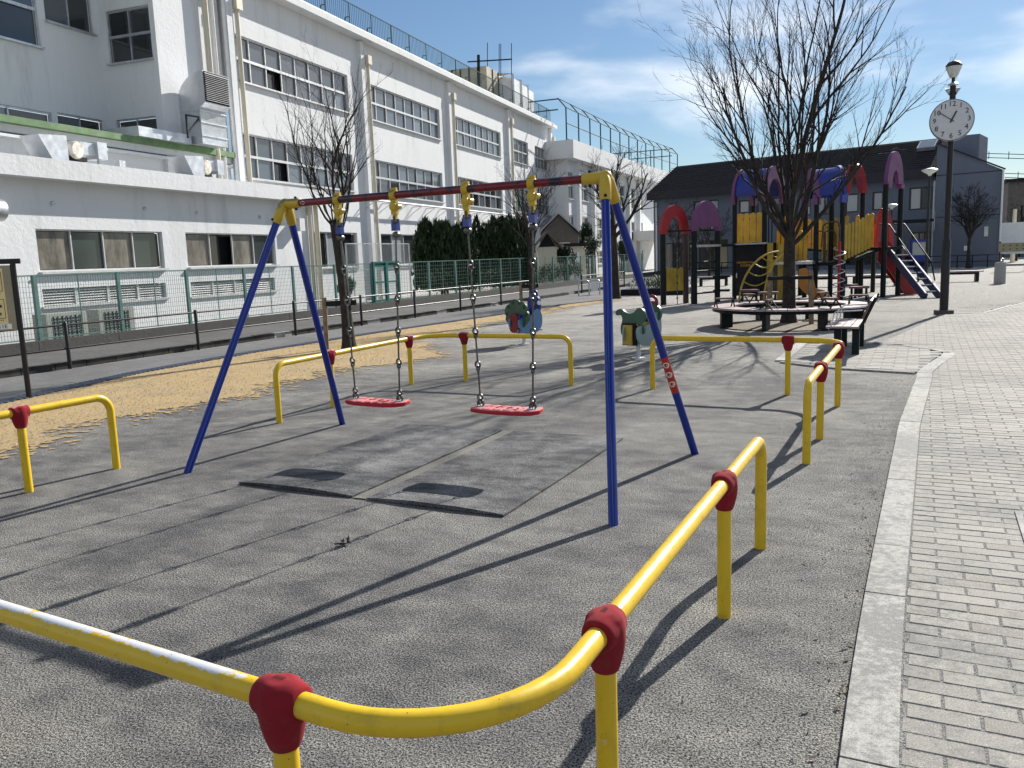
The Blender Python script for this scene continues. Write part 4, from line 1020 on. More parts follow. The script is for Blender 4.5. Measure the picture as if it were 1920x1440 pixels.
bk = (EA*.42+V((0, 0, .9))).normalized(); bn = bk.cross(EB)
for k in range(2): MB().frame(BE+EA*(.27+.06*k)+V((0, 0, .62+.15*k)), bk, EB, bn, .115, 1.5, .028).build('back_slat', M['bench_edge'], bt)
for s_ in (-1, 1):
    o = BE+EB*(.55*s_)
    for k in (-.1, .15): MB().frame(o+EA*k+V((0, 0, .2)), EA, EB, U3, .1, .1, .4).build('leg', M['dark_post'], bt)
    mb = MB(); mb.bar(o-EA*.22+V((0, 0, .405)), o+EA*.22+V((0, 0, .405)), .05, .03); mb.bar(o+EA*.2+V((0, 0, .40)), o+EA*.40+V((0, 0, .86)), .04, .03); mb.build('bracket', M['dark_post'], bt)
for s_ in (-.7, 0, .7):
    o = BE+EB*s_; mb = MB(); mb.tube(fillet([o-EA*.18+V((0, 0, .44)), o-EA*.14+V((0, 0, .66)), o+EA*.24+V((0, 0, .68))], [0, .05, 0], 5), .009, 6); mb.build('arm_wire', M['galv'], bt)

# ================================================================ clock post
cb = V((2.92, 21.0, 0)); cn = V((-cb.x, -cb.y, 0)).normalized(); cx_ = V((-cn.y, cn.x, 0)); 
if cx_.dot(_R) < 0: cx_ = -cx_
CK = thing('clock_post', cb, 'tall dark post with a round white park clock and a lamp on top', 'clock')
MB().box(cb+V((0, 0, .05)), (.32, .32, .1), .2).build('base', M['concrete'], CK)
MB().tube([cb, cb+V((0, 0, 1.62)), cb+V((0, 0, 1.7))], [.092, .09, .066], 16).build('lower_pole', M['black_rail'], CK, smooth=40)
MB().tube([cb+V((0, 0, 1.6)), cb+V((0, 0, 5.0))], .062, 14).build('upper_pole', M['black_rail'], CK, smooth=40)
cc = cb+V((0, 0, 4.23))+cn*.12; R_ = .44
d_ = MB(); d_.lathe([(R_-.01, -.09), (R_, -.07), (R_, .06), (R_-.02, .075)], cc, 48, cn); ck = d_.build('clock_case', simple('clock_case_grey', (.2, .2, .22), .4), CK, smooth=40)
d_ = MB(); d_.lathe([(R_-.02, .07), (R_-.022, .079), (0.001, .08)], cc, 48, cn); d_.build('clock_face', M['clock_face'], ck)
for h in range(1, 13):
    a = math.pi/2-2*math.pi*h/12; t_ = MB(); put_text(t_, str(h), cc+cn*.083+cx_*(.335*math.cos(a))+V((0, 0, .335*math.sin(a))), cx_, U3, .15); t_.build('numeral', M['ink'], ck)
for (ang, L, wd) in ((math.pi/2-2*math.pi*(12.87/12), .2, .028), (math.pi/2-2*math.pi*(51/60), .31, .014)):
    dv = cx_*math.cos(ang)+V((0, 0, math.sin(ang))); t_ = MB(); t_.bar(cc+cn*.096-dv*.06, cc+cn*.096+dv*L, wd, .006, up=cn); t_.build('hand', M['ink'], ck)
lp = cb+V((0, 0, 5.0))
MB().lathe([(.05, -.02), (.1, .0), (.11, .03), (.06, .06)], lp+V((0, 0, -.02)), 14).build('collar', M['galv'], CK, smooth=40)
for s_ in (-1, 1): sp = MB(); sp.lathe([(.02, 0), (.03, .05), (.09, .13), (.085, .135)], lp+V((0, 0, -.08)), 14, cx_*s_*.8+V((0, 0, -.5))); sp.build('speaker', M['galv'], CK, smooth=40)
MB().tube([lp, lp+V((0, 0, .2))], .035, 10).build('neck', M['black_rail'], CK)
MB().lathe([(.06, .14), (.09, .18), (.155, .34), (.16, .37)], lp, 18).build('lamp_bowl', M['lamp_glass'], CK, smooth=40)
MB().lathe([(.162, .372), (.165, .40), (.12, .46), (.05, .49)], lp, 18).build('lamp_cap', M['black_rail'], CK, smooth=40)
# ================================================================ white school building
XM = -18.5; N1 = V((1, 0, 0)); UY = V((0, 1, 0))
SB = thing('school_building', (XM, 43, 0), 'long white three storey school building with rows of sash windows', 'building')
bays = [(438, 100, 653, 175), (687, 190, 825, 240), (847, 240, 939, 275), (956, 265, 990, 280), (1003, 290, 1028, 300)]
wy = [(PX(a, b, XM).y, PX(c, d, XM).y) for a, b, c, d in bays]
Z1, Z2, Z3 = (1.5, 2.95), (4.72, 6.25), (7.98, 9.52)
holes = [(a, b, *z) for (a, b) in wy for z in (Z3, Z2)] + [(a+.6, b, *Z1) for (a, b) in wy]
mb = MB(); YE = 62.4
wall(mb, (XM, 0, 0), UY, N1, (24.3, YE, 0, 11.15), holes, .2)
mb.quad((XM, YE, 0), (XM-9, YE, 0), (XM-9, YE, 11.15), (XM, YE, 11.15)); mb.quad((XM-.2, 24.3, 11.1), (XM-.2, YE, 11.1), (XM-12, YE, 11.1), (XM-12, 24.3, 11.1))
mb.build('wall', M['wall'], SB)
# dark rooms behind the glass
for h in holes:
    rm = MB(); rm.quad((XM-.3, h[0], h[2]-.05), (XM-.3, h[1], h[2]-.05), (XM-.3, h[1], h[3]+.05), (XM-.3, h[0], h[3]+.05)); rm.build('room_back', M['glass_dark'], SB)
gl = [M['glass'], M['glass'], M['glass_curtain'], M['glass'], M['glass'], M['glass_curtain'], M['glass']]
for i, (a, b) in enumerate(wy):
    c_ = 8 if i < 3 else 4
    window(SB, (XM, 0, 0), UY, N1, (a, b, *Z3), c_, 2, M['sash'], gl, .14, .05, .5, True, {(0, 2)} if i == 0 else ())
    window(SB, (XM, 0, 0), UY, N1, (a, b, *Z2), c_, 2, M['sash'], gl if i < 2 else [M['glass'], M['glass_dark']], .14, .05, .5, True, {(0, 2)} if i == 0 else ())
    window(SB, (XM, 0, 0), UY, N1, (a+.6, b, *Z1), max(3, c_-2), 1, M['sash'], [M['glass_dark'], M['glass_curtain'], M['glass_dark']], .14, .05)
co = MB(); co.box((XM+.2, (24.2+YE)/2, 11.27), (.66, YE-24.2, .24)); co.build('cornice', M['wall'], SB)
co = MB(); co.box((XM+.22, (24.2+YE)/2, 11.43), (.5, YE-24.2, .08)); co.build('coping', M['white'], SB)
for k, (px, py) in enumerate(((447, 200), (685, 200), (845, 250), (955, 300), (1032, 270))):
    y = PX(px, py, XM).y
    MB().box((XM+.1, y-.32, 5.55), (.2, .34, 11.1)).build('pilaster', M['wall'], SB)
    MB().tube([(XM+.2, y+.05, 0), (XM+.2, y+.05, 10.25)], .085, 10).build('downpipe', M['pipe'], SB, smooth=50)
    MB().box((XM+.2, y+.05, 10.4), (.3, .32, .36)).build('rain_hopper', M['pipe'], SB)
y0 = PX(400, 100, XM).y
MB().tube([(XM+.1, y0, 4), (XM+.1, y0, 12.5)], .05, 8).build('downpipe', M['white_pipe'], SB); MB().tube([(XM+.12, y0+.55, 4), (XM+.12, y0+.55, 12.5)], .06, 8).build('downpipe', M['white_pipe'], SB)
MB().tube([(XM+.1, y0-.35, 4.4), (XM+.1, y0-.35, 12.5)], .09, 8).build('downpipe', M['pipe'], SB)
# service pipe on brackets over the ground floor
a, b = PX(690, 372, XM+.45).y, PX(1010, 450, XM+.45).y
pz = zat((XM+.45, a), 374)
MB().tube([(XM+.45, a, pz), (XM+.45, b, pz)], .05, 8).build('service_pipe', M['white_pipe'], SB)
k = a+.5
while k < b:
    q = MB(); q.bar((XM, k, pz-.06), (XM+.5, k, pz-.06), .04); q.bar((XM, k, pz-.35), (XM+.45, k, pz-.08), .03); q.build('pipe_bracket', M['galv'], SB); k += 1.6
# stair end: sunlit face, shaded side wall and shaded back wall with windows
YR, XC, XB = 21.3, -18.6, -20.75
mb = MB(); mb.quad((XC, YR, 4), (XC, 24.3, 4), (XC, 24.3, 13.4), (XC, YR, 13.4))
sh = [(0.18, 1.85, 7.99, 9.54), (.28, 1.85, 5.45, 6.32)]
wall(mb, (XC, YR, 0), (-1, 0, 0), (0, -1, 0), (0, XC-XB, 4, 13.4), sh, .16)
bh = [(16.3, 19.1, 8.05, 10.1), (19.35, 21.1, 8.85, 10.1), (16.4, 19.19, 5.4, 6.26), (19.38, 21.08, 5.4, 6.31)]
wall(mb, (XB, 0, 0), UY, N1, (6, YR, 4, 13.4), bh, .16); mb.quad((XB, 6, 13.4), (XC, YR, 13.4), (XC, 24.3, 13.4), (XB-8, 24.3, 13.4))
mb.quad((XC, 24.3, 11.0), (XC, 24.3, 13.4), (XC-8, 24.3, 13.4), (XC-8, 24.3, 11.0)); mb.build('stair_wall', M['wall'], SB)
for h in sh: window(SB, (XC, YR, 0), (-1, 0, 0), (0, -1, 0), h, 2, 2 if h[2] > 7 else 1, M['galv'], M['glass_dark'], .1, .045)
for h in bh: window(SB, (XB, 0, 0), UY, N1, h, 2, 2 if h[3]-h[2] > 1.6 else 1, M['galv'], [M['glass'], M['glass_dark']], .1, .05)
# roof railing
rl = MB(); xr, zr = XM+.05, 11.47; yy = 24.6
while yy < YE-.1: rl.bar((xr, yy, zr+.1), (xr, yy, zr+1.05), .014); yy += .155
rl.build('baluster', M['cage'], SB, kind='stuff')
for z in (.1, 1.06): MB().bar((xr, 24.5, zr+z), (xr, YE, zr+z), .035).build('handrail', M['cage'], SB)
yy = 25.2
while yy < YE: 
    q = MB(); q.bar((xr, yy, zr-.02), (xr, yy, zr+1.05), .035); q.bar((xr-.28, yy, zr), (xr-.2, yy, zr+.5), .03); q.bar((xr-.2, yy, zr+.5), (xr, yy, zr+.5), .03); q.build('rail_post', M['cage'], SB); yy += 1.9
# rooftop water tank, aerial and plant
YT = 54.0; a, b = PY(832, 160, YT).x, PY(912, 125, YT).x; zt = PY(905, 124, YT).z
WT = thing('water_tank', ((a+b)/2, YT+2, 11.1), 'beige stained panel water tank on the school roof', 'water tank')
MB().box(((a+b)/2, YT+2.2, 11.5), (b-a-.2, 4, .8)).build('plinth', M['concrete'], WT)
wtb = MB().box(((a+b)/2, YT+2.2, (11.9+zt)/2), (b-a, 4.4, zt-11.9)).build('tank', M['tank'], WT)
for k in range(1, 5): MB().box((a+(b-a)*k/5, YT-.02, (11.9+zt)/2), (.09, .05, zt-11.95)).build('panel_rib', M['dark'], wtb)
for k in range(1, 4): MB().box((b+.02, YT+4.4*k/4, (11.9+zt)/2), (.05, .09, zt-11.95)).build('panel_rib', M['dark'], wtb)
yb = 52.0; pt = lambda x, y: PY(x, y, yb)
AE = thing('roof_aerial', (pt(897, 180).x, yb, 11.1), 'tall thin aerial with a cross bar on the school roof', 'aerial')
MB().tube([(pt(897, 180).x, yb, 11.1), pt(897, 103)], .1, 8).build('mast', M['dark_post'], AE)
MB().tube([pt(877, 116), pt(960, 111)], .045, 6).build('cross_bar', M['dark_post'], AE)
for x, t0, t1 in ((914, 80, 125), (936, 82, 142), (939, 82, 142), (959, 81, 141)): MB().tube([pt(x, t0), pt(x, t1)], .025, 5).build('element', M['dark_post'], AE)
for k, (px, py0, py1, wd) in enumerate(((945, 152, 190, 1.8), (963, 163, 200, 1.6), (977, 172, 205, 1.5))):
    y = 57+k*2.2; p = PY(px, py0, y); q = thing('roof_unit', (p.x, y, 11.1), ['white roof plant box right behind the water tank', 'white roof plant box between two others on the school roof', 'white roof plant box farthest from the water tank'][k], 'roof unit')
    MB().box((p.x, y, (11.1+p.z)/2), (wd, 1.4, p.z-11.1)).build('casing', M['white_pipe'], q); MB().tube([(p.x+wd/2, y-.75, 11.2), (p.x+wd/2, y-.75, p.z+.25), (p.x, y-.75, p.z+.3)], .1, 8).build('pipe', M['galv'], q); MB().lathe([(.4, 0), (.42, .2), (.3, .25)], (p.x, y, p.z), 12).build('fan', M['galv'], q)
# far wing with the caged roof
w0, w1 = V((-17.0, 61.6, 0)), V((-15.2, 95, 0)); wu = (w1-w0).normalized(); wnrm = V((wu.y, -wu.x, 0)); LW = (w1-w0).length; ZT = 10.06; ZB = 8.75
WG = thing('school_wing', w0, 'far white school wing with a deep fascia and a caged roof', 'building')
def wpos(px, py): p = PL(px, py, w0, w1); return (p-w0).dot(wu), p.z
wh = []
for (x0, x1) in ((1067, 1077), (1087, 1104), (1114, 1129), (1161, 1172), (1181, 1190), (1199, 1205)):
    u0, u1 = wpos(x0, 400)[0], wpos(x1, 400)[0]
    wh += [(u0, u1, 5.9, 7.9), (u0, u1, 2.9, 4.7), (u0, u1, .9, 2.0)]
mb = MB(); wall(mb, w0, wu, wnrm, (0, LW, 0, ZB+.05), wh, .2)
e = w0-wnrm*8; mb.quad(w0, w0+V((0, 0, ZB)), e+V((0, 0, ZB)), e); e1 = w1-wnrm*8; mb.quad(w1, e1, e1+V((0, 0, ZB)), w1+V((0, 0, ZB))); mb.build('wall', M['wall'], WG)
for h in wh: window(WG, w0, wu, wnrm, h, 2, 2, M['sash'], [M['glass_dark'], M['glass']], .12, .07)
fp = []; mb = MB()
for k in range(13):
    t = k/12; o = .75; p = w0+wu*(-.9+(LW+1.6)*t)+wnrm*(o+1.1*t*t*t); fp.append(p)
for p, q in zip(fp, fp[1:]):
    b_, c_ = p-wnrm*9, q-wnrm*9
    mb.quad(p+V((0, 0, ZB)), q+V((0, 0, ZB)), q+V((0, 0, ZT)), p+V((0, 0, ZT))); mb.quad(b_+V((0, 0, ZB)), c_+V((0, 0, ZB)), q+V((0, 0, ZB)), p+V((0, 0, ZB))); mb.quad(p+V((0, 0, ZT)), q+V((0, 0, ZT)), c_+V((0, 0, ZT)), b_+V((0, 0, ZT)))
for p, s_ in ((fp[0], 1), (fp[-1], -1)): b_ = p-wnrm*9; mb.quad(b_+V((0, 0, ZB)), p+V((0, 0, ZB)), p+V((0, 0, ZT)), b_+V((0, 0, ZT)))
mb.build('fascia', M['wall'], WG)
for x0 in (1082, 1110, 1150, 1176, 1195):
    u = wpos(x0, 400)[0]; p = w0+wu*u+wnrm*.15; MB().box(p+V((0, 0, ZB/2)), (.35, .5, ZB-.02), math.atan2(wu.y, wu.x)-math.pi/2).build('pilaster', M['wall'], WG)
    MB().tube([p+wu*.5, p+wu*.5+V((0, 0, ZB))], .12, 8).build('downpipe', M['pipe'], WG)
pc = wpos(1190, 440)[0]; p = w0+wu*(pc+4)+wnrm*1.6; MB().box(p+V((0, 0, 3.35)), (3.2, 9, .9), math.atan2(wu.y, wu.x)-math.pi/2).build('porch_canopy', M['wall'], WG)
cg = thing('roof_cage', fp[0]+V((0, 0, ZT)), 'curved green safety cage along the roof of the far wing', 'cage')
Hc = 3.0; cps = [p-wnrm*.5 for p in dense(fp, 1.6)]
for i, p in enumerate(cps): MB().tube([p+V((0, 0, ZT)), p+V((0, 0, ZT+Hc-.7)), p-wnrm*.6+V((0, 0, ZT+Hc))], .055, 5).build('cage_post', M['cage'], cg)
for z, o in ((Hc-.7, 0), (Hc, .6), (1.2, 0), (.1, 0)): MB().tube([p-wnrm*o+V((0, 0, ZT+z)) for p in cps], .035, 5).build('cage_rail', M['cage'], cg)
for z in (Hc-.05, Hc-.8): MB().tube([cps[0]-wnrm*.6+V((0, 0, ZT+z)), cps[0]-wnrm*9+V((0, 0, ZT+z))], .05, 5).build('cage_rail', M['cage'], cg); MB().tube([cps[-1]-wnrm*.6+V((0, 0, ZT+z)), cps[-1]-wnrm*8+V((0, 0, ZT+z))], .05, 5).build('cage_rail', M['cage'], cg)
for k in (0, -1): 
    for o in (3, 6, 9): p = cps[k]-wnrm*o; MB().tube([p+V((0, 0, ZT)), p+V((0, 0, ZT+Hc))], .055, 5).build('cage_post', M['cage'], cg)

# ================================================================ single storey annex in front
XA = -16.5; YA0, YA1 = 8.0, PX(592, 480, XA).y
AN = thing('school_annex', (XA, 17, 0), 'single storey white annex with a deep eave and dirty sliding windows', 'building')
ay = lambda px, py: PX(px, py, XA)
ah = [(ay(66, 430).y, ay(304, 440).y, 1.69, 2.66), (ay(348, 445).y, ay(516, 460).y, 1.69, 2.66)]
lh = [(ay(80, 555).y, ay(312, 545).y, ay(200, 566).z, ay(200, 536).z), (ay(358, 540).y, ay(516, 535).y, ay(430, 551).z, ay(430, 525).z)]
mb = MB(); wall(mb, (XA, 0, 0), UY, N1, (YA0, YA1, 0, 3.85), ah+lh, .16); mb.quad((XA, YA1, 0), (XA-2.1, YA1, 0), (XA-2.1, YA1, 3.85), (XA, YA1, 3.85)); mb.quad((XA, YA0, 0), (XA, YA0, 4), (-21, YA0, 4), (-21, YA0, 0)); mb.build('wall', M['wall'], AN)
for i, h in enumerate(ah): window(AN, (XA, 0, 0), UY, N1, h, 4, 1, M['sash'], [M['glass_film'], M['glass_film'], M['glass_teal'], M['glass_teal']] if False else None or [M['glass_film'], M['glass_teal']], .12, .035, .5, True, {(0, 1)} if i == 1 else ())
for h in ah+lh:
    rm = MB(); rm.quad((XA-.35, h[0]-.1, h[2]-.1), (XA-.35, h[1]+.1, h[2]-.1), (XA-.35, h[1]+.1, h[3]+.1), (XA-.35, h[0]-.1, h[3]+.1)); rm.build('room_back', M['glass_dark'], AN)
for h in lh:
    n_ = 4; W = (h[1]-h[0])/n_; f_ = MB()
    for i in range(n_+1): f_.box((XA-.07, h[0]+W*i, (h[2]+h[3])/2), (.06, .08, h[3]-h[2]))
    f_.box((XA-.02, (h[0]+h[1])/2, h[2]-.03), (.16, h[1]-h[0]+.1, .05)); lv = f_.build('louvre_window', M['sash'], AN)
    for i in range(n_):
        k = h[2]+.02
        while k < h[3]-.03:
            MB().frame((XA-.08, h[0]+W*(i+.5), k+.02), UY, V((.8, 0, -.6)), V((.6, 0, .8)), W-.1, .075, .008).build('slat', M['sash'], lv); k += .062
mb = MB(); XE = XA+.43; mb.box(((XE-18.4)/2, (YA0+YA1)/2, 3.98), (XE+18.4, YA1-YA0+.5, .44)); mb.build('eave', M['wall'], AN)
for (px, py) in ((97, 381), (270, 391), (368, 399), (486, 407)): q = PX(px, py, XA); MB().lathe([(.05, 0), (.05, .05), (.03, .075), (.01, .08)], q, 12, N1).build('vent_cap', M['galv'], AN, smooth=40)
q = PX(552, 422, XA); MB().box(q+V((.16, 0, 0)), (.32, .3, .42)).build('lamp_box', M['white_pipe'], AN)
q = PX(2, 396, XA); MB().lathe([(.2, -.3), (.24, -.1), (.24, .2), (.18, .24)], q+V((.25, -.42, 0)), 14, UY).build('vent_hood', M['galv'], AN, smooth=40)
MB().tube([(XA+.08, YA1-.35, 0), (XA+.08, YA1-.35, 3.7)], .07, 8).build('downpipe', M['pipe'], AN); MB().tube([(XA+.06, YA1+.1, 0), (XA+.06, YA1+.1, 3.7)], .09, 8).build('downpipe', M['pipe'], AN)
# upper block with green coping
XU = -18.75; mb = MB(); mb.quad((XU, YA0, 4.1), (XU, 24.4, 4.1), (XU, 24.4, 5.3), (XU, YA0, 5.3)); mb.box((XU+.12, (YA0+24.4)/2, 5.03), (.3, 24.4-YA0, .07)); mb.box((XU-.9, (YA0+24.4)/2, 5.22), (2.2, 24.4-YA0, .2)); mb.build('upper_wall', M['wall'], AN)
MB().box((XU-.85, (YA0+24.4)/2, 5.4), (2.5, 24.5-YA0, .17)).build('coping', M['green_edge'], AN)
MB().box((XU-1.2, PX(135, 235, XU-1).y, 5.58), (1.0, 3.3, .2)).build('roof_curb', M['wall'], AN)
for k, px in enumerate((125, 372)):
    o = PX(px, 285 if k == 0 else 318, -17.2); z0 = 4.2
    fnn = thing('exhaust_fan', (o.x, o.y, z0), 'grey roof exhaust fan with rusty round motor on the annex roof' if k == 0 else 'grey roof exhaust fan next to the curved duct hood', 'exhaust fan', 'exhaust fans on the annex roof')
    w_ = .92 if k == 0 else .75
    MB().box(o.xy.to_3d()+V((0, 0, z0+.06)), (.5, 1.2*w_, .12)).build('base', M['green_edge'], fnn)
    hb = MB(); y1 = o.y-.75*w_; hb.add([(o.x-.3, y1, z0+.1), (o.x+.3, y1, z0+.1), (o.x+.3, y1+.45, z0+.1), (o.x-.3, y1+.45, z0+.1), (o.x-.3, y1-.35, z0+.66), (o.x+.3, y1-.35, z0+.66), (o.x+.3, y1+.45, z0+.72), (o.x-.3, y1+.45, z0+.72)], [(0, 3, 2, 1), (4, 5, 6, 7), (0, 1, 5, 4), (1, 2, 6, 5), (2, 3, 7, 6), (3, 0, 4, 7)]); hb.build('intake_box', M['duct'], fnn)
    mt = MB(); mt.lathe([(.05, -.05), (.2, -.04), (.22, .0), (.22, .34), (.19, .38), (.06, .39)], V((o.x-.1, o.y+.05, z0+.42)), 18, V((1, .1, 0))); mt.build('motor_drum', simple('rusty_white', (.6, .58, .52), .5, 0, .1, 3, dirt=(.25, .08, .03), da=.8, ds=5), fnn, smooth=40)
    MB().box((o.x, o.y+.0, z0+.22), (.4, .9*w_, .1)).build('belt_frame', M['dark'], fnn)
    MB().box((o.x, o.y+.55*w_, z0+.5), (.36, .55*w_, .3)).build('outlet_duct', M['duct'], fnn); MB().box((o.x+.05, o.y+.95*w_, z0+.48), (.42, .3, .42)).build('outlet_hood', M['duct'], fnn)
    MB().box((o.x+.15, o.y+.9*w_, z0+.17), (.06, .06, .34)).build('leg', M['galv'], fnn)
o = PX(224, 300, -17.0); jb = thing('junction_box', (o.x, o.y, 4.2), 'small grey junction box on a stub between the two roof fans', 'junction box')
MB().box((o.x, o.y, 4.42), (.18, .2, .16)).build('box', M['galv'], jb); MB().box((o.x, o.y, 4.27), (.04, .04, .16)).build('stub', M['galv'], jb)
# curved duct hood
yd0, yd1 = 22.05, 23.25; DX = -17.72; DH = thing('duct_hood', (DX-.5, 22.6, 5.5), 'large galvanised elbow duct with a louvred mouth against the school wall', 'duct')
out = [(-.95, 5.5), (-.95, 6.7)] + [(-.95+1.05*(1-math.cos(a)), 6.7+.97*math.sin(a)) for a in [math.pi/2*i/10 for i in range(1, 11)]] + [(.1, 6.72), (-.0, 6.66), (-.08, 6.6), (-.12, 6.5), (-.12, 5.5)]
mb = MB(); mb.prism(out, (DX, (yd0+yd1)/2, 0), (1, 0, 0), (0, 0, 1), yd1-yd0); dh = mb.build('elbow', M['duct'], DH, smooth=25)
MB().box((DX+.115, (yd0+yd1)/2, 7.2), (.03, yd1-yd0-.08, .9)).build('mouth', M['dark'], dh)
k = 6.8
while k < 7.62: MB().frame((DX+.15, (yd0+yd1)/2, k), UY, V((.8, 0, -.6)), V((.6, 0, .8)), yd1-yd0-.06, .05, .008).build('louvre', M['sash'], dh); k += .056
for zz in (5.75, 6.15, 6.5): MB().box((DX-.53, (yd0+yd1)/2, zz), (.88, yd1-yd0+.04, .03)).build('seam', M['galv'], dh)
MB().box((DX-1.1, yd0-1.2, 5.62), (1.3, 2.2, .28)).build('horizontal_duct', M['duct'], DH)
mb = MB(); mb.bar((DX-.2, yd0-.55, 5.6), (DX-.2, yd0-.55, 6.3), .05); mb.bar((DX-.2, yd0-.55, 6.28), (DX-.2, yd0, 6.3), .05); mb.bar((DX-.2, yd0-.55, 5.75), (DX-.2, yd0, 6.25), .04); mb.build('support', M['black_rail'], DH)
# air conditioners behind the fence
for k, (y, zc, lab) in enumerate(((11.6, .42, 'old grey outdoor air conditioner behind the notice board'), (14.35, .45, 'grilled outdoor air conditioner before the annex wall'), (15.8, .4, 'wide grey outdoor unit before the louvred windows'))):
    a_ = thing('air_conditioner', (XA+.55, y, 0), lab, 'air conditioner', 'air conditioners by the annex'); w_ = 1.1
    MB().box((XA+.55, y, .4), (.4, w_, .72)).build('casing', simple('ac_grey', (.3, .3, .28), .6), a_)
    gm = MB(); 
    for j in range(9): gm.box((XA+.76, y, .12+j*.065), (.012, w_*.7, .014))
    for j in range(7): gm.box((XA+.76, y-.36+j*.12, .4), (.012, .014, .6))
    gm.build('grille', M['dark'], a_); MB().box((XA+.55, y, .02), (.35, w_*.8, .04)).build('feet', M['galv'], a_)

# ================================================================ sheds behind the fence
def shed(px0, px1, pyt, off, dep, mat, label, roof, rmat, rise=.7):
    Y = 40
    for _ in range(20): Y = PX((px0+px1)/2, 490, FENX(Y)-off).y
    X = FENX(Y)-off; d = proj((X, Y, 1))[2]; wd = (px1-px0)/F_PX*d; zt_ = zat((X, Y), pyt)
    u = V((_R.x, _R.y, 0)).normalized(); n_ = V((u.y, -u.x, 0)); n_ = n_ if n_.y < 0 else -n_
    t = thing('shed', (X, Y, 0), label, 'shed'); c = V((X, Y, 0))-n_*dep/2
    rz = math.atan2(u.y, u.x); MB().box(c+V((0, 0, zt_/2)), (wd, dep, zt_), rz).build('wall', mat, t)
    MB().frame(V((X, Y, zt_*.42))+n_*.02+u*wd*.12, u, n_, U3, wd*.34, .05, zt_*.8).build('door', M['white_pipe'] if roof == 'flat' else M['cream_wall'], t)
    if roof == 'flat': MB().box(c+V((0, 0, zt_+.1)), (wd+.4, dep+.5, .22), rz).build('roof', rmat, t)
    else:
        rf = MB(); o = .35
        for s_ in (-1, 1):
            a = c+u*(s_*(wd/2+o))+V((0, 0, zt_-.15)); b = c+V((0, 0, zt_+rise)); h_ = n_*(dep/2+o)
            rf.add([a+h_, a-h_, b-h_, b+h_, a+h_+V((0, 0, .1)), a-h_+V((0, 0, .1)), b-h_+V((0, 0, .12)), b+h_+V((0, 0, .12))], [(0, 1, 2, 3), (7, 6, 5, 4), (0, 3, 7, 4), (1, 5, 6, 2), (0, 4, 5, 1)])
        ro = rf.build('roof', rmat, t); gb = MB(); gb.prism([(-wd/2, zt_-.01), (wd/2, zt_-.01), (0, zt_+rise-.03)], V((X, Y, 0))-n_*.06, u, U3, .1); gb.build('gable', M['dark'] if roof == 'gable' else mat, t)
        for s_ in (-1, 1):
            for k in range(9): a = c+u*(s_*(wd/2+o)*(1-k/9))+V((0, 0, zt_-.15+(rise+.15)*k/9+.125)); MB().bar(a+n_*(dep/2+o), a-n_*(dep/2+o), .05, .03).build('tile_row', rmat, ro)
    return t
shed(1010, 1044, 463, 1.6, 2.6, M['cream_wall'], 'small shed with brown tiled gable roof behind the green fence', 'gable', M['roof_tile'], .8)
shed(1046, 1098, 462, 3.4, 3, M['cream_wall'], 'cream flat roofed shed next to the tiled shed', 'flat', M['dark'])
shed(1013, 1085, 440, 6.0, 4, simple('dark_board', (.1, .085, .075), .7), 'dark boarded lean-to with a pale ribbed metal roof below the school windows', 'hip', M['roof_metal'], 1.5)
# dark roofed two storey building across the square
ra, rb_ = V((-12, 69.5, 0)), V((7.9, 62.6, 0)); ru = (rb_-ra).normalized(); rn = V((ru.y, -ru.x, 0)); rn = rn if rn.y < 0 else -rn; LR = (rb_-ra).length
DB = thing('dark_roofed_building', ra, 'grey two storey building with a long dark pitched roof behind the play structure', 'building')
def rpos(px, py): p = PL(px, py, ra, rb_); return (p-ra).dot(ru), p.z
LE = rpos(1881, 400)[0]
rh = []
for (x0, y0, x1, y1) in ((1385, 376, 1423, 398), (1428, 372, 1462, 396), (1474, 370, 1482, 402), (1510, 366, 1520, 404), (1531, 366, 1560, 402), (1583, 364, 1609, 398), (1636, 360, 1655, 394), (1705, 352, 1748, 392), (1300, 378, 1322, 420), (1330, 375, 1347, 418)):
    u0, z1 = rpos(x0, y0); u1, z0 = rpos(x1, y1); rh.append((u0, u1, 3.2 if z0 < 4.2 and x0 < 1500 else max(3.4, z0), z1))
gh = [(rpos(1240, 480)[0], rpos(1300, 480)[0], .2, 2.4), (rpos(1310, 480)[0], rpos(1365, 480)[0], .2, 2.5), (rpos(1580, 480)[0], rpos(1640, 480)[0], .3, 2.3), (rpos(1708, 480)[0], rpos(1745, 480)[0], .3, 2.4)]
mb = MB(); wall(mb, ra, ru, rn, (0, LR, 0, 6.0), rh+gh, .18); e = ra-rn*9; mb.quad(ra, ra+V((0, 0, 6)), e+V((0, 0, 6)), e); mb.build('wall', M['wall_b'], DB)
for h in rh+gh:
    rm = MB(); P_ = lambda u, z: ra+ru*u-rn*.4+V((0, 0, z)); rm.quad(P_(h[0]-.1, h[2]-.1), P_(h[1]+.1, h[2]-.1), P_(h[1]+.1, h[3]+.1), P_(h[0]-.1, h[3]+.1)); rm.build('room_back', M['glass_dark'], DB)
for i, h in enumerate(rh): window(DB, ra, ru, rn, h, 2 if h[1]-h[0] > 1 else 1, 1, M['sash_dark'], [M['glass_curtain'], M['glass']], .12, .09, .5, False)
for h in gh: window(DB, ra, ru, rn, h, 3, 1, M['sash_dark'], [M['glass_dark']], .12, .09, .5, False)
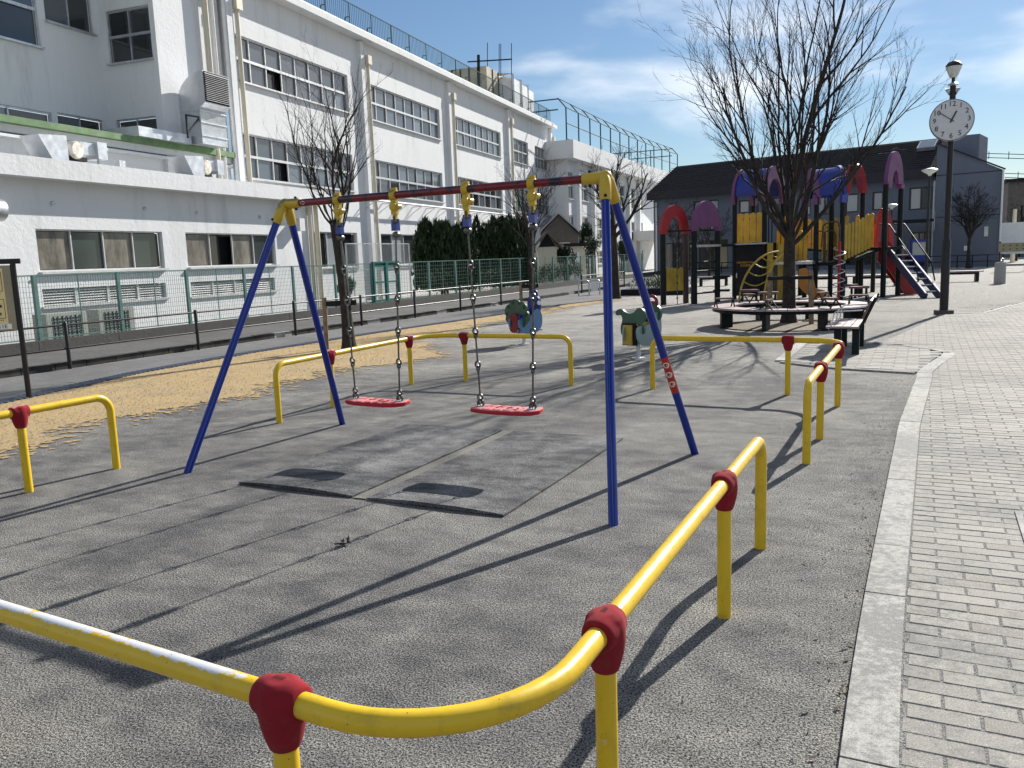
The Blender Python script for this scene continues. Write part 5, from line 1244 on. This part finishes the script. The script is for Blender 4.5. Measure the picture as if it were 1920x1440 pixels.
# wing with slanted top, in the same plane but a little proud
mb = MB(); uk = rpos(1756, 400)[0]; zl = rpos(1753, 272)[1]; zr_ = rpos(1881, 320)[1]; PF = lambda u, z, k=.5: ra+ru*u+rn*k+V((0, 0, z))
out = [(uk, 0), (LE, 0), (LE, zr_), (uk, zl)]; A4 = [PF(u, z) for u, z in out]; vr = V((PF(LE, 0).x, PF(LE, 0).y, 0)).normalized(); B4 = [PF(u, z, -9) if u < LE else PF(u, z)+vr*9-ru*.4 for u, z in out]
mb.add(A4+B4, [(0, 1, 2, 3), (1, 5, 6, 2), (0, 3, 7, 4), (3, 2, 6, 7)]); mb.build('end_wing', M['wall_b'], DB)
MB().bar(PF(uk-.05, zl+.05, .55), PF(LE+.08, zr_+.05, .55), .16, .1).build('wing_coping', M['fascia'], DB)
for z in (rpos(1800, 327)[1], rpos(1800, 406)[1]): MB().bar(PF(uk, z, .505), PF(LE, z, .505), .03, .05).build('joint_line', M['fascia'], DB)
mb = MB(); u0, u1 = rpos(1775, 300)[0], rpos(1829, 300)[0]; zz = rpos(1825, 262)[1]; mb.frame(PF((u0+u1)/2, (zz+1)/2, -2.5), ru, rn, U3, u1-u0, 3, zz-1+.9); mb.build('stair_tower', M['wall_b'], DB)
MB().tube([PF(LE-.02, 0, .6), PF(LE-.02, zr_, .6)], .06, 8).build('downpipe', M['white_pipe'], DB); u_ = rpos(1758, 420)[0]; MB().tube([PF(u_-.25, 0, .1), PF(u_-.25, 5.7, .1)], .07, 8).build('downpipe', M['white_pipe'], DB); MB().tube([PF(.3, 0, .1), PF(.3, 5.7, .1)], .07, 8).build('downpipe', M['white_pipe'], DB)
q = rpos(1852, 434); MB().frame(PF(q[0], q[1], .54), ru, U3, rn, .22, .62, .06).build('wall_lamp', M['lamp_glass'], DB)
q = rpos(1817, 465); MB().frame(PF(q[0], q[1], .52), ru, U3, rn, .4, .3, .02).build('notice', M['white'], DB)
# roof: eave, slope, ridge
dbest = None
for i in range(1, 80):
    d_ = i*.15; p = ra-rn*d_
    qx = proj((p.x, p.y, zat(p, 312)))[0]
    if dbest is None or abs(qx-1262) < dbest[0]: dbest = (abs(qx-1262), d_, zat(p, 312))
DR, ZR = max(2.5, min(7, dbest[1])), dbest[2]
pR = ra+ru*LR-rn*DR; ZR2 = zat(pR, 258); ZRm = (ZR+ZR2)/2 if DR else ZR
e0, e1 = ra-ru*.3+rn*.55, ra+ru*(LR-.02)+rn*.55; r0_, r1_ = ra+ru*.3-rn*DR, ra+ru*(LR+1)-rn*DR
mb = MB(); mb.add([e0+V((0, 0, 6.45)), e1+V((0, 0, 6.45)), r1_+V((0, 0, ZRm)), r0_+V((0, 0, ZRm)), e0+V((0, 0, 5.9)), e1+V((0, 0, 5.9)), r1_+V((0, 0, 6)), r0_+V((0, 0, 6)), r0_-rn*DR+V((0, 0, 6)), r1_-rn*DR+V((0, 0, 6))], [(0, 1, 2, 3), (0, 3, 7, 4), (4, 7, 6, 5), (1, 5, 6, 2), (3, 2, 9, 8), (3, 8, 7)])
ro = mb.build('roof', M['roof_dark'], DB); MB().bar(e0+V((0, 0, 6.17))+rn*.04, e1+V((0, 0, 6.17))+rn*.04, .08, .58).build('fascia', M['fascia'], ro)
rnr = (V((0, 0, ZRm-6.45))-rn*(DR+.55)); rl_ = rnr.length; rv = rnr/rl_; rnn = ru.cross(rv)
for k in range(1, 14): a = e0+V((0, 0, 6.45))+rnr*(k/14); MB().bar(a+rnn*.012+ru*.3*k/14, a+ru*LR+rnn*.012, .02, .03, up=rnn).build('roof_seam', M['roof_dark'], ro)
pq = PL(1732, 282, e0, e1); u_ = (pq-ra).dot(ru)
sk = MB(); cc_ = e0+ru*(u_-.1)+V((0, 0, 6.45))+rnr*.72+rnn*.15; sk.frame(cc_, ru, rv, rnn, 1.15, 1.1, .25); sk.build('skylight', M['galv'], ro); MB().frame(cc_+rnn*.13, ru, rv, rnn, .95, .9, .02).build('skylight_pane', M['glass_curtain'], ro)
# blocks at the right edge and overhead wires
q0 = gp(1884, 92); fb = thing('apartment_block', q0, 'far grey brown apartment block beside the slanted grey gable', 'building')
zt_ = zat(q0, 342); mb = MB(); wall(mb, q0, (1, 0, 0), (0, -1, 0), (0, 14, 0, zt_), [(.8, 1.3, zt_-4.2, zt_-2.2), (1.6, 2.1, zt_-4.2, zt_-2.2), (.8, 1.3, zt_-8, zt_-6), (1.6, 2.1, zt_-8, zt_-6), (3.5, 5, zt_-4.2, zt_-2.2), (3.5, 5, zt_-8, zt_-6)], .3); mb.quad(q0, q0+V((0, 8, 0)), q0+V((0, 8, zt_)), q0+V((0, 0, zt_))); mb.quad(q0+V((0, 0, zt_)), q0+V((14, 0, zt_)), q0+V((14, 8, zt_)), q0+V((0, 8, zt_))); mb.build('wall', simple('brown_grey_wall', (.12, .105, .095), .8), fb)
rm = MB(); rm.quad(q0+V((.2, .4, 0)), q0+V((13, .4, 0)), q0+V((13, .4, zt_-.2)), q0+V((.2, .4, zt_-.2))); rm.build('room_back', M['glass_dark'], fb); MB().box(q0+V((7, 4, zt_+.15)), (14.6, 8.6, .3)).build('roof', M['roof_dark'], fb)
for k, (py0, n_, lab) in enumerate(((287, 2, 'pair of overhead wires leading from the grey stair tower'), (325, 2, 'pair of overhead wires above the far apartment block'), (336, 1, 'single lowest overhead wire above the far apartment block'))):
    q = MB(); a = PY(1826 if k == 0 else 1884, py0, 85); b = PY(2300, py0+3, 78)
    for j in range(n_): q.tube([a+V((0, 0, -.35*j)), a.lerp(b, .5)+V((0, 0, -.35*j-.2)), b+V((0, 0, -.35*j))], .03, 4)
    for j in range(5): c_ = a.lerp(b, .07+j*.09); q.bar(c_+V((0, 0, .15)), c_+V((0, 0, -.5)), .05)
    tag(q.build('overhead_wire', M['dark'], loc=(b.x, b.y, b.z)), lab, 'wire')
# ================================================================ play structure
PSC = gp(1480, 28.5); PS = thing('play_structure', (PSC.x, PSC.y, 0), 'large climbing structure of dark posts with coloured arches, yellow pickets and blue roofs', 'play structure')
def post(p, h, mat='dark_post', r=.075): MB().tube([p, p+V((0, 0, h))], r, 12).build('post', M[mat], PS, smooth=50); return p
def arch_between(a, b, z, rise, mat, name='arch', th=.12, inner=.5, inner_v=.55, over=.09):
    c = (a+b)/2+V((0, 0, z)); d = b-a; d.z = 0; hw = d.length/2+over; d.normalize(); mb = MB()
    mb.arch(c, d, U3, th, hw, rise, hw*inner, rise*inner_v, 18)
    o = mb.build(name, M[mat], PS, smooth=30)
    for s_ in (-1, 1): MB().box(c+d*(s_*(hw-.1))+V((0, 0, -.06)), (.2, .2, .13), math.atan2(d.y, d.x)).build('arch_foot', M[mat], o)
    return o
def pickets(a, b, za, zb, h, n, mat, gap=.14, name='picket', rail=True):
    d = b-a; d.z = 0; L = d.length; d.normalize(); W = L/n*(1-gap)
    for i in range(n):
        k = (i+.5)/n; z = za+(zb-za)*k; p = V((a.x+(b.x-a.x)*k, a.y+(b.y-a.y)*k, z)); r_ = W/2
        out = [(-r_, 0), (r_, 0), (r_, h-r_)]+[(r_*math.cos(t), h-r_+r_*math.sin(t)) for t in [math.pi*j/8 for j in range(1, 8)]]+[(-r_, h-r_)]
        MB().prism(out, p, d, U3, .03).build(name, M[mat], PS)
    if rail:
        nn_ = V((d.y, -d.x, 0))*.03
        for f in (.15, .8): MB().bar(V((a.x, a.y, za+h*f))-nn_, V((b.x, b.y, zb+h*f))-nn_, .03, .04).build('picket_rail', M['dark_post'], PS)
# left module: red and purple arches, picket panel, chains, rungs
L1, L2, L3, L4 = gp(1244, 26.1), gp(1286, 26.8), gp(1302, 26.4), gp(1345, 27.4)
for p in (L1, L3, L4): post(p, 2.3, r=.09)
post(L2, 2.3, 'p_brown', .09)
arch_between(L1, L2, 2.3, .76, 'p_red', inner=.45); arch_between(L3, L4, 2.36, .8, 'p_purple', inner=.0001, inner_v=.0001)
MB().bar(L1+V((0, 0, 2.26)), L3+V((0, 0, 2.26)), .05).build('top_bar', M['dark_post'], PS); MB().bar(L2+V((0, 0, 2.26)), L4+V((0, 0, 2.26)), .05).build('top_bar', M['dark_post'], PS)
pickets(L1.lerp(L2, .12), L1.lerp(L2, .9), .42, .42, .72, 4, 'p_yellow2')
for k in (.45, .9):
    p = L1.lerp(L3, k)+V((0, 0, 0)); c_ = MB(); c_.tube([p, p+V((0, 0, 1.75))], .014, 6)
    for j in range(7): c_.ball(p+V((0, 0, .2+j*.23)), .035, 8, 5)
    c_.build('chain', M['steel'], PS)
for z in (.32, 1.0, 1.28): MB().tube([L3+V((0, 0, z)), L4+V((0, 0, z))], .03, 8).build('rung', M['dark_post'], PS)
for k, z in enumerate((.35, .8)): q = L4+V((.12, .1, z)); MB().box(q, (.5, .4, .06)).build('step', M['dark_post'], PS)
# tower A
A1, A2, A3, A4 = gp(1377, 28.7), gp(1411, 30.0), gp(1432, 28.2), gp(1466, 29.5); e1 = (A3-A1); side = e1.length; e1.normalize(); e2 = V((-e1.y, e1.x, 0)); e2 = e2 if e2.y > 0 else -e2; wa_ = (A2-A1).length
for p in (A1, A2, A3, A4): post(p, 3.35)
MB().bar(L4+V((0, 0, 1.78)), A1+V((0, 0, 1.78)), .12, .09).build('beam', M['dark_post'], PS); MB().bar(L3+V((0, 0, 1.78)), L4+V((0, 0, 1.78)), .3, .07).build('beam', M['galv'], PS)
ca = (A1+A4)/2
MB().prism([(p.x, p.y) for p in (A1, A3, A4, A2)], (0, 0, 1.76), (1, 0, 0), (0, 1, 0), .1).build('deck', M['dark_post'], PS)
MB().frame((A1+A3)/2+V((0, 0, 1.80))-e2*.07, e1, e2, U3, side+.3, .14, .05).build('deck_edge', M['galv'], PS)
pickets(A1.lerp(A3, .08), A1.lerp(A3, .95), 1.84, 1.84, .95, 4, 'p_yellow', .17); pickets(A1.lerp(A2, .1), A1.lerp(A2, .9), 1.84, 1.84, .95, 4, 'p_yellow', .1)
eb = MB(); eb.frame((A1+A3)/2+V((0, 0, .92))-e2*.02, e1, U3, e2, side-.14, 1.62, .05); ebo = eb.build('storage_panel', M['dark'], PS)
MB().bar(A1.lerp(A2, .05)+V((0, 0, .92)), A1.lerp(A2, .95)+V((0, 0, .92)), .05, 1.62).build('storage_panel', M['dark'], PS); MB().bar(A3.lerp(A4, .05)+V((0, 0, .92)), A3.lerp(A4, .95)+V((0, 0, .92)), .05, 1.62).build('storage_panel', M['dark'], PS)
tm = MB(); put_text(tm, 'EMERGENCY BOX', (A1+A3)/2-e2*.05+V((0, 0, 1.2))-e1*.1, e1, U3, .08); put_text(tm, '防災倉庫', (A1+A3)/2-e2*.05+V((0, 0, 1.1))-e1*.1, e1, U3, .095); tm.build('lettering', M['p_yellow'], ebo)
MB().frame((A1+A3)/2-e2*.06-e1*.42+V((0, 0, .78)), e1, U3, e2, .03, .16, .03).build('handle', M['galv'], ebo)
MB().bar(A1.lerp(A3, .05)+V((0, 0, .3))-e2*.05, A1.lerp(A3, .95)+V((0, 0, .3))-e2*.05, .03).build('panel_batten', M['dark_post'], PS)
def barrel_roof(pa, pb, w_, z, rise, acr, ends):            # vault along pa->pb
    ax_ = pb-pa; ax_.z = 0; L = ax_.length; ax_.normalize(); sx2 = V((acr.x, acr.y, 0)).normalized(); n_ = 16; mb = MB(); hw = w_/2
    O = [(hw*math.cos(math.pi*i/n_), rise*math.sin(math.pi*i/n_)) for i in range(n_+1)]; I = [(x*.96, y*.95) for x, y in O]
    P_ = lambda s_, q: pa+ax_*s_+sx2*q[0]+V((0, 0, z+q[1]))
    vs_ = [P_(s_, q) for s_ in (.06, L-.06) for q in O]+[P_(s_, q) for s_ in (.06, L-.06) for q in I]; k = n_+1
    fs = [(i, i+1, k+i+1, k+i) for i in range(n_)]+[(2*k+i+1, 2*k+i, 3*k+i, 3*k+i+1) for i in range(n_)]
    mb.add(vs_, fs); ro = mb.build('roof', M['p_blue'], PS, smooth=40)
    for s_, mt in zip((0, L), ends):
        q = MB(); q.arch(pa+ax_*s_+V((0, 0, z-.02)), sx2, U3, .09, hw+.06, rise+.07, hw*.62, rise*.62, 18); q.build('roof_arch', M[mt], ro, smooth=30)
        for g_ in (-1, 1): MB().box(pa+ax_*s_+sx2*(g_*hw*.88)+V((0, 0, z-.1)), (.1, .3, .3), math.atan2(ax_.y, ax_.x)).build('arch_foot', M[mt], ro)
barrel_roof((A1+A2)/2, (A3+A4)/2, wa_+.2, 3.33, .88, A2-A1, ('p_purple', 'p_purple'))
# tower B
B1, B2, B3, B4 = gp(1528, 27.7), gp(1576, 27.2), gp(1508, 29.0), gp(1556, 28.5); f1 = (B2-B1); sb = f1.length; f1.normalize(); wb_ = (B3-B1).length
for p in (B1, B2, B3, B4): post(p, 3.25)
MB().prism([(p.x, p.y) for p in (B1, B2, B4, B3)], (0, 0, 1.1), (1, 0, 0), (0, 1, 0), .1).build('deck', M['dark_post'], PS)
barrel_roof((B1+B3)/2, (B2+B4)/2, wb_+.2, 3.15, .85, B3-B1, ('p_purple', 'p_blue'))
# walkway from A to B, low deck, pickets on both sides
WA, WB = A4, B3
MB().bar((A3+A4)/2+V((0, 0, 1.3)), (B1+B3)/2+V((0, 0, 1.14)), 1.0, .08).build('bridge_deck', M['dark_post'], PS)
MB().bar(A3+V((.2, 0, 1.15)), B1+V((0, -.05, 1.15)), .5, .09).build('low_deck', M['galv'], PS)
pickets(A4.lerp(B3, .05), A4.lerp(B3, .95), 1.5, 1.4, 1.15, 8, 'p_yellow', .12)
pickets((A3+A4)/2+e1*.1, (B1+B3)/2-f1*.1, 1.25, 1.2, .95, 7, 'p_yellow', .2)
for px, z1 in ((1443, 1.8), (1462, 1.75)): q = gp(px, 27.9); MB().box(q+V((0, 0, z1/2)), (.16, .1, z1), .3).build('upright_board', M['p_yellow2'], PS)
for px in (1434, 1440, 1446): q = gp(px, 28.2); MB().tube([q+V((0, 0, 1.8)), q+V((0, 0, 2.75))], .02, 6).build('bar', M['dark_post'], PS)
# red arch and the ramp up to the slide tower
C1, C2 = gp(1580, 29.5), gp(1613, 28.8)
for p in (C1, C2): post(p, 3.36)
arch_between(C1, C2, 3.36, .84, 'p_red', inner=.42)
D1, D2, D3 = gp(1655, 28.2), gp(1683, 29.0), gp(1607, 29.9); D4 = gp(1636, 31.5)
post(D1, 3.42, r=.08); post(D2, 3.42, r=.08); post(D3, 1.6); post(D4, 1.9)
arch_between(D1, D2, 3.44, .98, 'p_purple', inner=.38, inner_v=.42, over=.02)
dz = 1.5; dk = (D1+D2)/2+V((-.05, .0, 0))
MB().bar(D1+V((-.25, .3, dz)), D2+V((-.25, -.1, dz)), 1.0, .09).build('deck', M['dark_post'], PS)
rampa, rampb = B2.lerp(B4, .2), D1+V((-.35, .2, 0))
MB().bar(rampa+V((0, .5, 1.12)), rampb+V((0, .5, dz)), .9, .08).build('ramp', M['dark_post'], PS)
pickets(rampa.lerp(rampb, .03)+V((0, .05, 0)), rampa.lerp(rampb, .97)+V((0, .05, 0)), 1.14, 1.52, 1.05, 9, 'p_yellow2', .26); pickets(rampa.lerp(rampb, .03)+V((0, .95, 0)), rampa.lerp(rampb, .97)+V((0, .95, 0)), 1.14, 1.5, 1.0, 8, 'p_yellow', .2)
for (xa, Ya, xb, Yb, n_, ya, yb_, yt, mt) in ((1470, 30.4, 1570, 30.6, 10, 462, 470, 407, 'p_yellow'), (1538, 28.6, 1590, 28.6, 5, 490, 482, 412, 'p_yellow2'), (1600, 30.6, 1636, 30.4, 4, 470, 466, 404, 'p_yellow')):
    pa_, pb2 = gp(xa, Ya), gp(xb, Yb); z_a = zat(pa_, ya); pickets(pa_, pb2, z_a, zat(pb2, yb_), zat(pa_, yt)-z_a, n_, mt, .22)
    MB().bar(pa_+V((0, 0, z_a-.05)), pb2+V((0, 0, zat(pb2, yb_)-.05)), .1, .07).build('deck_beam', M['dark_post'], PS)
for px, Y in ((1472, 29.9), (1500, 30.2)): post(gp(px, Y), 1.7)
# handrails on the bridge
for px in (1535, 1553): 
    q = gp(px, 27.8); hp = fillet([q+V((-.16, 0, 1.15)), q+V((-.16, 0, 2.1)), q+V((.16, 0, 2.1)), q+V((.16, 0, 1.15))], [0, .14, .14, 0], 5); MB().tube(hp, .02, 6).build('hand_hoop', M['p_brown'], PS)
# red slide hood, slide and blue ladder
h0, h1 = gp(1636, 30.8), gp(1670, 30.2)
q = MB(); q.arch((h0+h1)/2+V((0, 0, 1.45)), (h1-h0).normalized(), U3, .2, .36, 1.35, .25, 1.2, 18); q.build('slide_hood', M['p_red'], PS, smooth=30)
s0, s1 = gp(1649, 29.6), gp(1716, 29.8); sdv = (s1-s0); sdv.z = 0; sl_ = sdv.length; sdv.normalize(); spn = V((-sdv.y, sdv.x, 0))
prof = [(0, 1.6), (.2, 1.58), (sl_*.72, .5), (sl_, .3), (sl_, .01), (sl_*.62, .02), (sl_*.55, .2), (sl_*.2, .75), (-.02, 1.1)]
for s_ in (-.27, .27): MB().prism([(x, z+.12 if i < 4 else z) for i, (x, z) in enumerate(prof)], s0+spn*s_, sdv, U3, .05).build('slide_side', M['p_red'], PS)
bdm = MB()
for (xa, za), (xb, zb) in zip([(0, 1.46), (.25, 1.42), (sl_*.75, .28), (sl_, .15)], [(.25, 1.42), (sl_*.75, .28), (sl_, .15), (sl_+.01, .14)]): bdm.bar(s0+sdv*xa+V((0, 0, za)), s0+sdv*xb+V((0, 0, zb)), .5, .04)
bdm.build('slide_bed', M['p_red'], PS)
t0, t1 = gp(1664, 29.2)+V((0, 0, 1.5)), gp(1736, 27.2)+V((0, 0, .03)); ldv = (t1-t0); lp_ = V((.93, .36, 0)).normalized()*.72
for s_ in (0, .62):
    q = MB(); q.bar(t0+lp_*s_+V((0, 0, -.1)), t1+lp_*s_+V((0, 0, -.02)), .05, .26); q.build('ladder_side', M['navy'], PS); MB().bar(t0+lp_*(s_-.02)+V((0, 0, .05)), t1+lp_*(s_-.02)+V((0, 0, .13)), .03, .03).build('ladder_edge', M['white'], PS)
for k in range(8): p = t0.lerp(t1, (k+.4)/8.2); MB().bar(p+V((0, 0, .0)), p+lp_*.62+V((0, 0, .0)), .17, .03).build('ladder_tread', M['navy'], PS); MB().bar(p+V((.0, 0, .03)), p+lp_*.62+V((.0, 0, .03)), .08, .03).build('tread_nosing', M['galv'], PS)
for s_ in (-.03, .65):
    a = t0+lp_*s_; b = t0.lerp(t1, .72)+lp_*s_; hp = fillet([a+V((-.3, 0, .75)), a+V((0, 0, .75)), b+V((0, 0, .62)), b+V((.12, 0, .05))], [0, .1, .25, 0], 6); MB().tube(hp, .022, 7).build('handrail', M['dark_post'], PS)
# yellow arched climber
fa, fb_, ta, tb_ = gp(1386, 26.3), gp(1432, 26.3), gp(1458, 27.5), gp(1483, 27.5)
def cl(a, b):
    a, b = V((a.x, a.y, 0)), V((b.x, b.y, 0)); return [a.lerp(b, 1-math.cos(t))*1.0+V((0, 0, 1.52*math.sin(t))) for t in [math.pi/2*i/14 for i in range(15)]]
c1_, c2_ = cl(fa, ta), cl(fb_, tb_)
for c_ in (c1_, c2_): MB().tube(c_, .032, 10).build('climber_rail', M['p_yellow2'], PS, smooth=50)
for k in (2, 4, 6, 8, 10, 12):
    a, b = c1_[k], c2_[k]; MB().tube([a.lerp(b, t)+V((0, 0, -.14*math.sin(math.pi*t))) for t in [i/8 for i in range(9)]], .02, 7).build('climber_rung', M['p_yellow2'], PS, smooth=50)
# spiral pole, orange slide, curved bar, small seats
sp = gp(1572, 26.5); MB().tube([sp, sp+V((0, 0, 1.75))], .045, 10).build('spiral_pole', M['p_red'], PS)
MB().tube([sp+V((.16*math.cos(t), .16*math.sin(t), .1+t*.042)) for t in [i*.25 for i in range(142)]], .016, 6).build('spiral', M['galv'], PS)
MB().tube(fillet([sp+V((0, 0, 1.7)), sp+V((0, 0, 2.35)), sp+V((-.45, .2, 2.3)), sp+V((-.5, .2, 1.6))], [0, .15, .15, 0], 6), .022, 7).build('curved_bar', M['p_brown'], PS)
os0 = gp(1497, 27.3); om = MB(); om.prism([(0, .95), (.2, 1.0), (.42, .72), (.5, .35), (.78, .28), (.84, .1), (.4, .06), (.12, .3), (0, .45)], os0, (1, 0, 0), U3, .5); om.build('small_slide', M['p_orange'], PS)
for px, Y, z in ((1405, 25.6, .42), (1440, 25.2, .36), (1590, 27.6, .42), (1610, 26.6, .4)):
    q = gp(px, Y); t = thing('slab_bench', q, {1405: 'small slab bench at the foot of the yellow climber', 1440: 'slab bench between the ring bench and the yellow climber', 1590: 'small slab bench beside the spiral pole', 1610: 'slab bench between the ring bench and the red slide'}[px], 'bench'); MB().box(q+V((0, 0, z)), (.55, .3, .06)).build('top', M['bench_edge'], t)
    for s_ in (-.2, .2): MB().box(q+V((s_, 0, z/2)), (.06, .2, z-.04)).build('leg', M['dark_post'], t)
# ================================================================ far benches, lamps, fountain
def far_bench(px, Y, L, label):
    q = gp(px, Y); t = thing('flat_bench', q, label, 'bench', 'flat benches on the square'); MB().box(q+V((0, 0, .42)), (L, .42, .06)).build('seat', M['bench_wood'], t)
    for s_ in (-.36, .36): MB().box(q+V((s_*L, 0, .2)), (.12, .36, .38)).build('leg', M['dark_post'], t)
    MB().box(q+V((0, 0, .34)), (L*.7, .3, .08)).build('apron', M['dark_post'], t)
far_bench(1548, 36.5, 2.1, 'flat bench on the square beyond the spiral pole'); far_bench(1640, 36.2, 2.1, 'flat bench on the square beyond the red slide'); far_bench(1803, 38.5, 1.5, 'flat bench beside the clock post'); far_bench(1338, 40, 1.6, 'flat bench behind the purple play arch')
def street_lamp(px, Y, pyh, label, s=1.0):
    q = gp(px, Y); h = zat(q, pyh); t = thing('street_lamp', q, label, 'street lamp', 'dish shaped street lamps')
    MB().tube([q, q+V((0, 0, h-.25*s))], [.075, .05], 10).build('pole', M['black_rail'], t, smooth=50)
    MB().lathe([(.06, -.3*s), (.1*s, -.22*s), (.36*s, -.06*s), (.37*s, -.02*s)], q+V((0, 0, h)), 20).build('bowl', M['lamp_glass'], t, smooth=40); MB().lathe([(.375*s, -.02*s), (.36*s, .0), (.1*s, .07*s)], q+V((0, 0, h)), 20).build('cap', M['galv'], t, smooth=40)
street_lamp(1736, 46, 318, 'tall dish lamp on a dark pole before the dark roofed building', 1.0); street_lamp(1668, 54, 384, 'smaller dish lamp beside the blue drinks machine', .9)
q = gp(1874, 36); t = thing('drinking_fountain', q, 'stone drinking fountain pillar with a small tap beside the notice posts', 'fountain')
MB().tube([q, q+V((0, 0, .75)), q+V((0, 0, .8))], [.2, .19, .17], 14).build('pillar', plaster('pale_stone', (.3, .3, .29)), t, smooth=40); MB().tube(fillet([q+V((0, 0, .78)), q+V((0, 0, .98)), q+V((.1, -.05, .92))], [0, .05, 0], 4), .018, 6).build('tap', M['galv'], t); MB().ball(q+V((.02, 0, .84)), .05, 8, 5).build('basin_knob', M['galv'], t)
q = gp(1897, 50); t = thing('map_board', q, 'pale map board on two posts beyond the drinking fountain', 'notice board')
for s_ in (-.6, .6): MB().tube([q+V((s_, 0, 0)), q+V((s_, 0, zat(q, 452)))], .05, 8).build('post', M['black_rail'], t)
z1, z0 = zat(q, 455), zat(q, 472); MB().box(q+V((0, -.06, (z0+z1)/2)), (1.3, .06, z1-z0)).build('panel', M['map_cream'], t)
for j in range(2):
    for i in range(4): MB().box(q+V((-.45+.3*i, -.1, z0+(z1-z0)*(.3+.4*j))), (.09, .01, .05)).build('map_mark', M['ink'], t)
q = gp(1898, 70); t = thing('utility_pole', q, 'grey concrete pole behind the map board', 'pole'); MB().tube([q, q+V((0, 0, zat(q, 392)))], [.16, .13], 10).build('pole', M['pipe'], t)
q = gp(1912, 66); t = thing('parked_truck', q, 'white box truck parked behind the map board', 'truck')
bx = MB().box(q+V((.6, 0, 1.75)), (4.2, 2, 2.1)).build('cargo_box', M['white'], t); MB().box(q+V((-2.1, 0, 1.2)), (1.1, 1.9, 1.5)).build('cab', M['white_pipe'], t); MB().box(q+V((-2.5, -.0, 1.55)), (.35, 1.8, .6)).build('windscreen', M['glass_dark'], t)
for s_ in (-1.9, 1.8): MB().lathe([(.3, -.12), (.36, -.1), (.36, .1), (.3, .12)], q+V((s_, -.92, .36)), 14, (0, 1, 0)).build('wheel', M['dark'], t)
# vending corner in front of the dark roofed building
q = gp(1722, 59); t = thing('vending_machine', q, 'blue drinks machine under a small canopy at the dark roofed building', 'vending machine'); MB().box(q+V((0, 0, .95)), (1.0, .7, 1.86)).build('cabinet', M['p_blue'], t); MB().box(q+V((0, -.36, 1.3)), (.84, .04, .8)).build('display', M['glass_curtain'], t); MB().box(q+V((0, -.36, .35)), (.6, .04, .25)).build('delivery_flap', M['dark'], t)
q = gp(1712, 60); t = thing('entrance_canopy', q, 'dark flat canopy on posts at the dark roofed building', 'canopy'); MB().box(q+V((-1.2, 1.0, zat(q, 414))), (4.6, 2.2, .18)).build('roof', M['dark'], t)
for s_ in (-3.2, .8): MB().tube([q+V((s_, .2, 0)), q+V((s_, .2, zat(q, 414)))], .06, 8).build('post', M['dark'], t)
# low fence in front of that building
q0 = gp(1290, 62); q1 = gp(1880, 58.5); t = thing('low_rail_fence', q0, 'low dark rail fence along the dark roofed building', 'fence'); n_ = 24
for i in range(n_+1): p = q0.lerp(q1, i/n_); MB().bar(p, p+V((0, 0, .8)), .06).build('post', M['dark'], t)
for z in (.4, .78): MB().bar(q0+V((0, 0, z)), q1+V((0, 0, z)), .05).build('fence_rail', M['dark'], t)
# flower bed at the end of the dry grass
q = gp(1215, 32.5); t = thing('flower_bed', q, 'dark edged flower bed with pink flowers beyond the green animal rider', 'flower bed')
MB().box(q+V((.3, .6, .12)), (2.6, 1.6, .24), -.1).build('edging', M['dark'], t); f_ = leaves(1800, blob(q+V((.4, .6, .42)), (1.1, .7, .28), 9, 5), M['leaf2'], .1, .3, 5); f_.build('foliage', simple('bed_leaf', (.12, .15, .09), .6), t); f_ = leaves(160, blob(q+V((.9, .5, .6)), (.6, .5, .2), 5, 6), M['petal'], .08, .2, 6); f_.build('blossom', M['petal'], t)
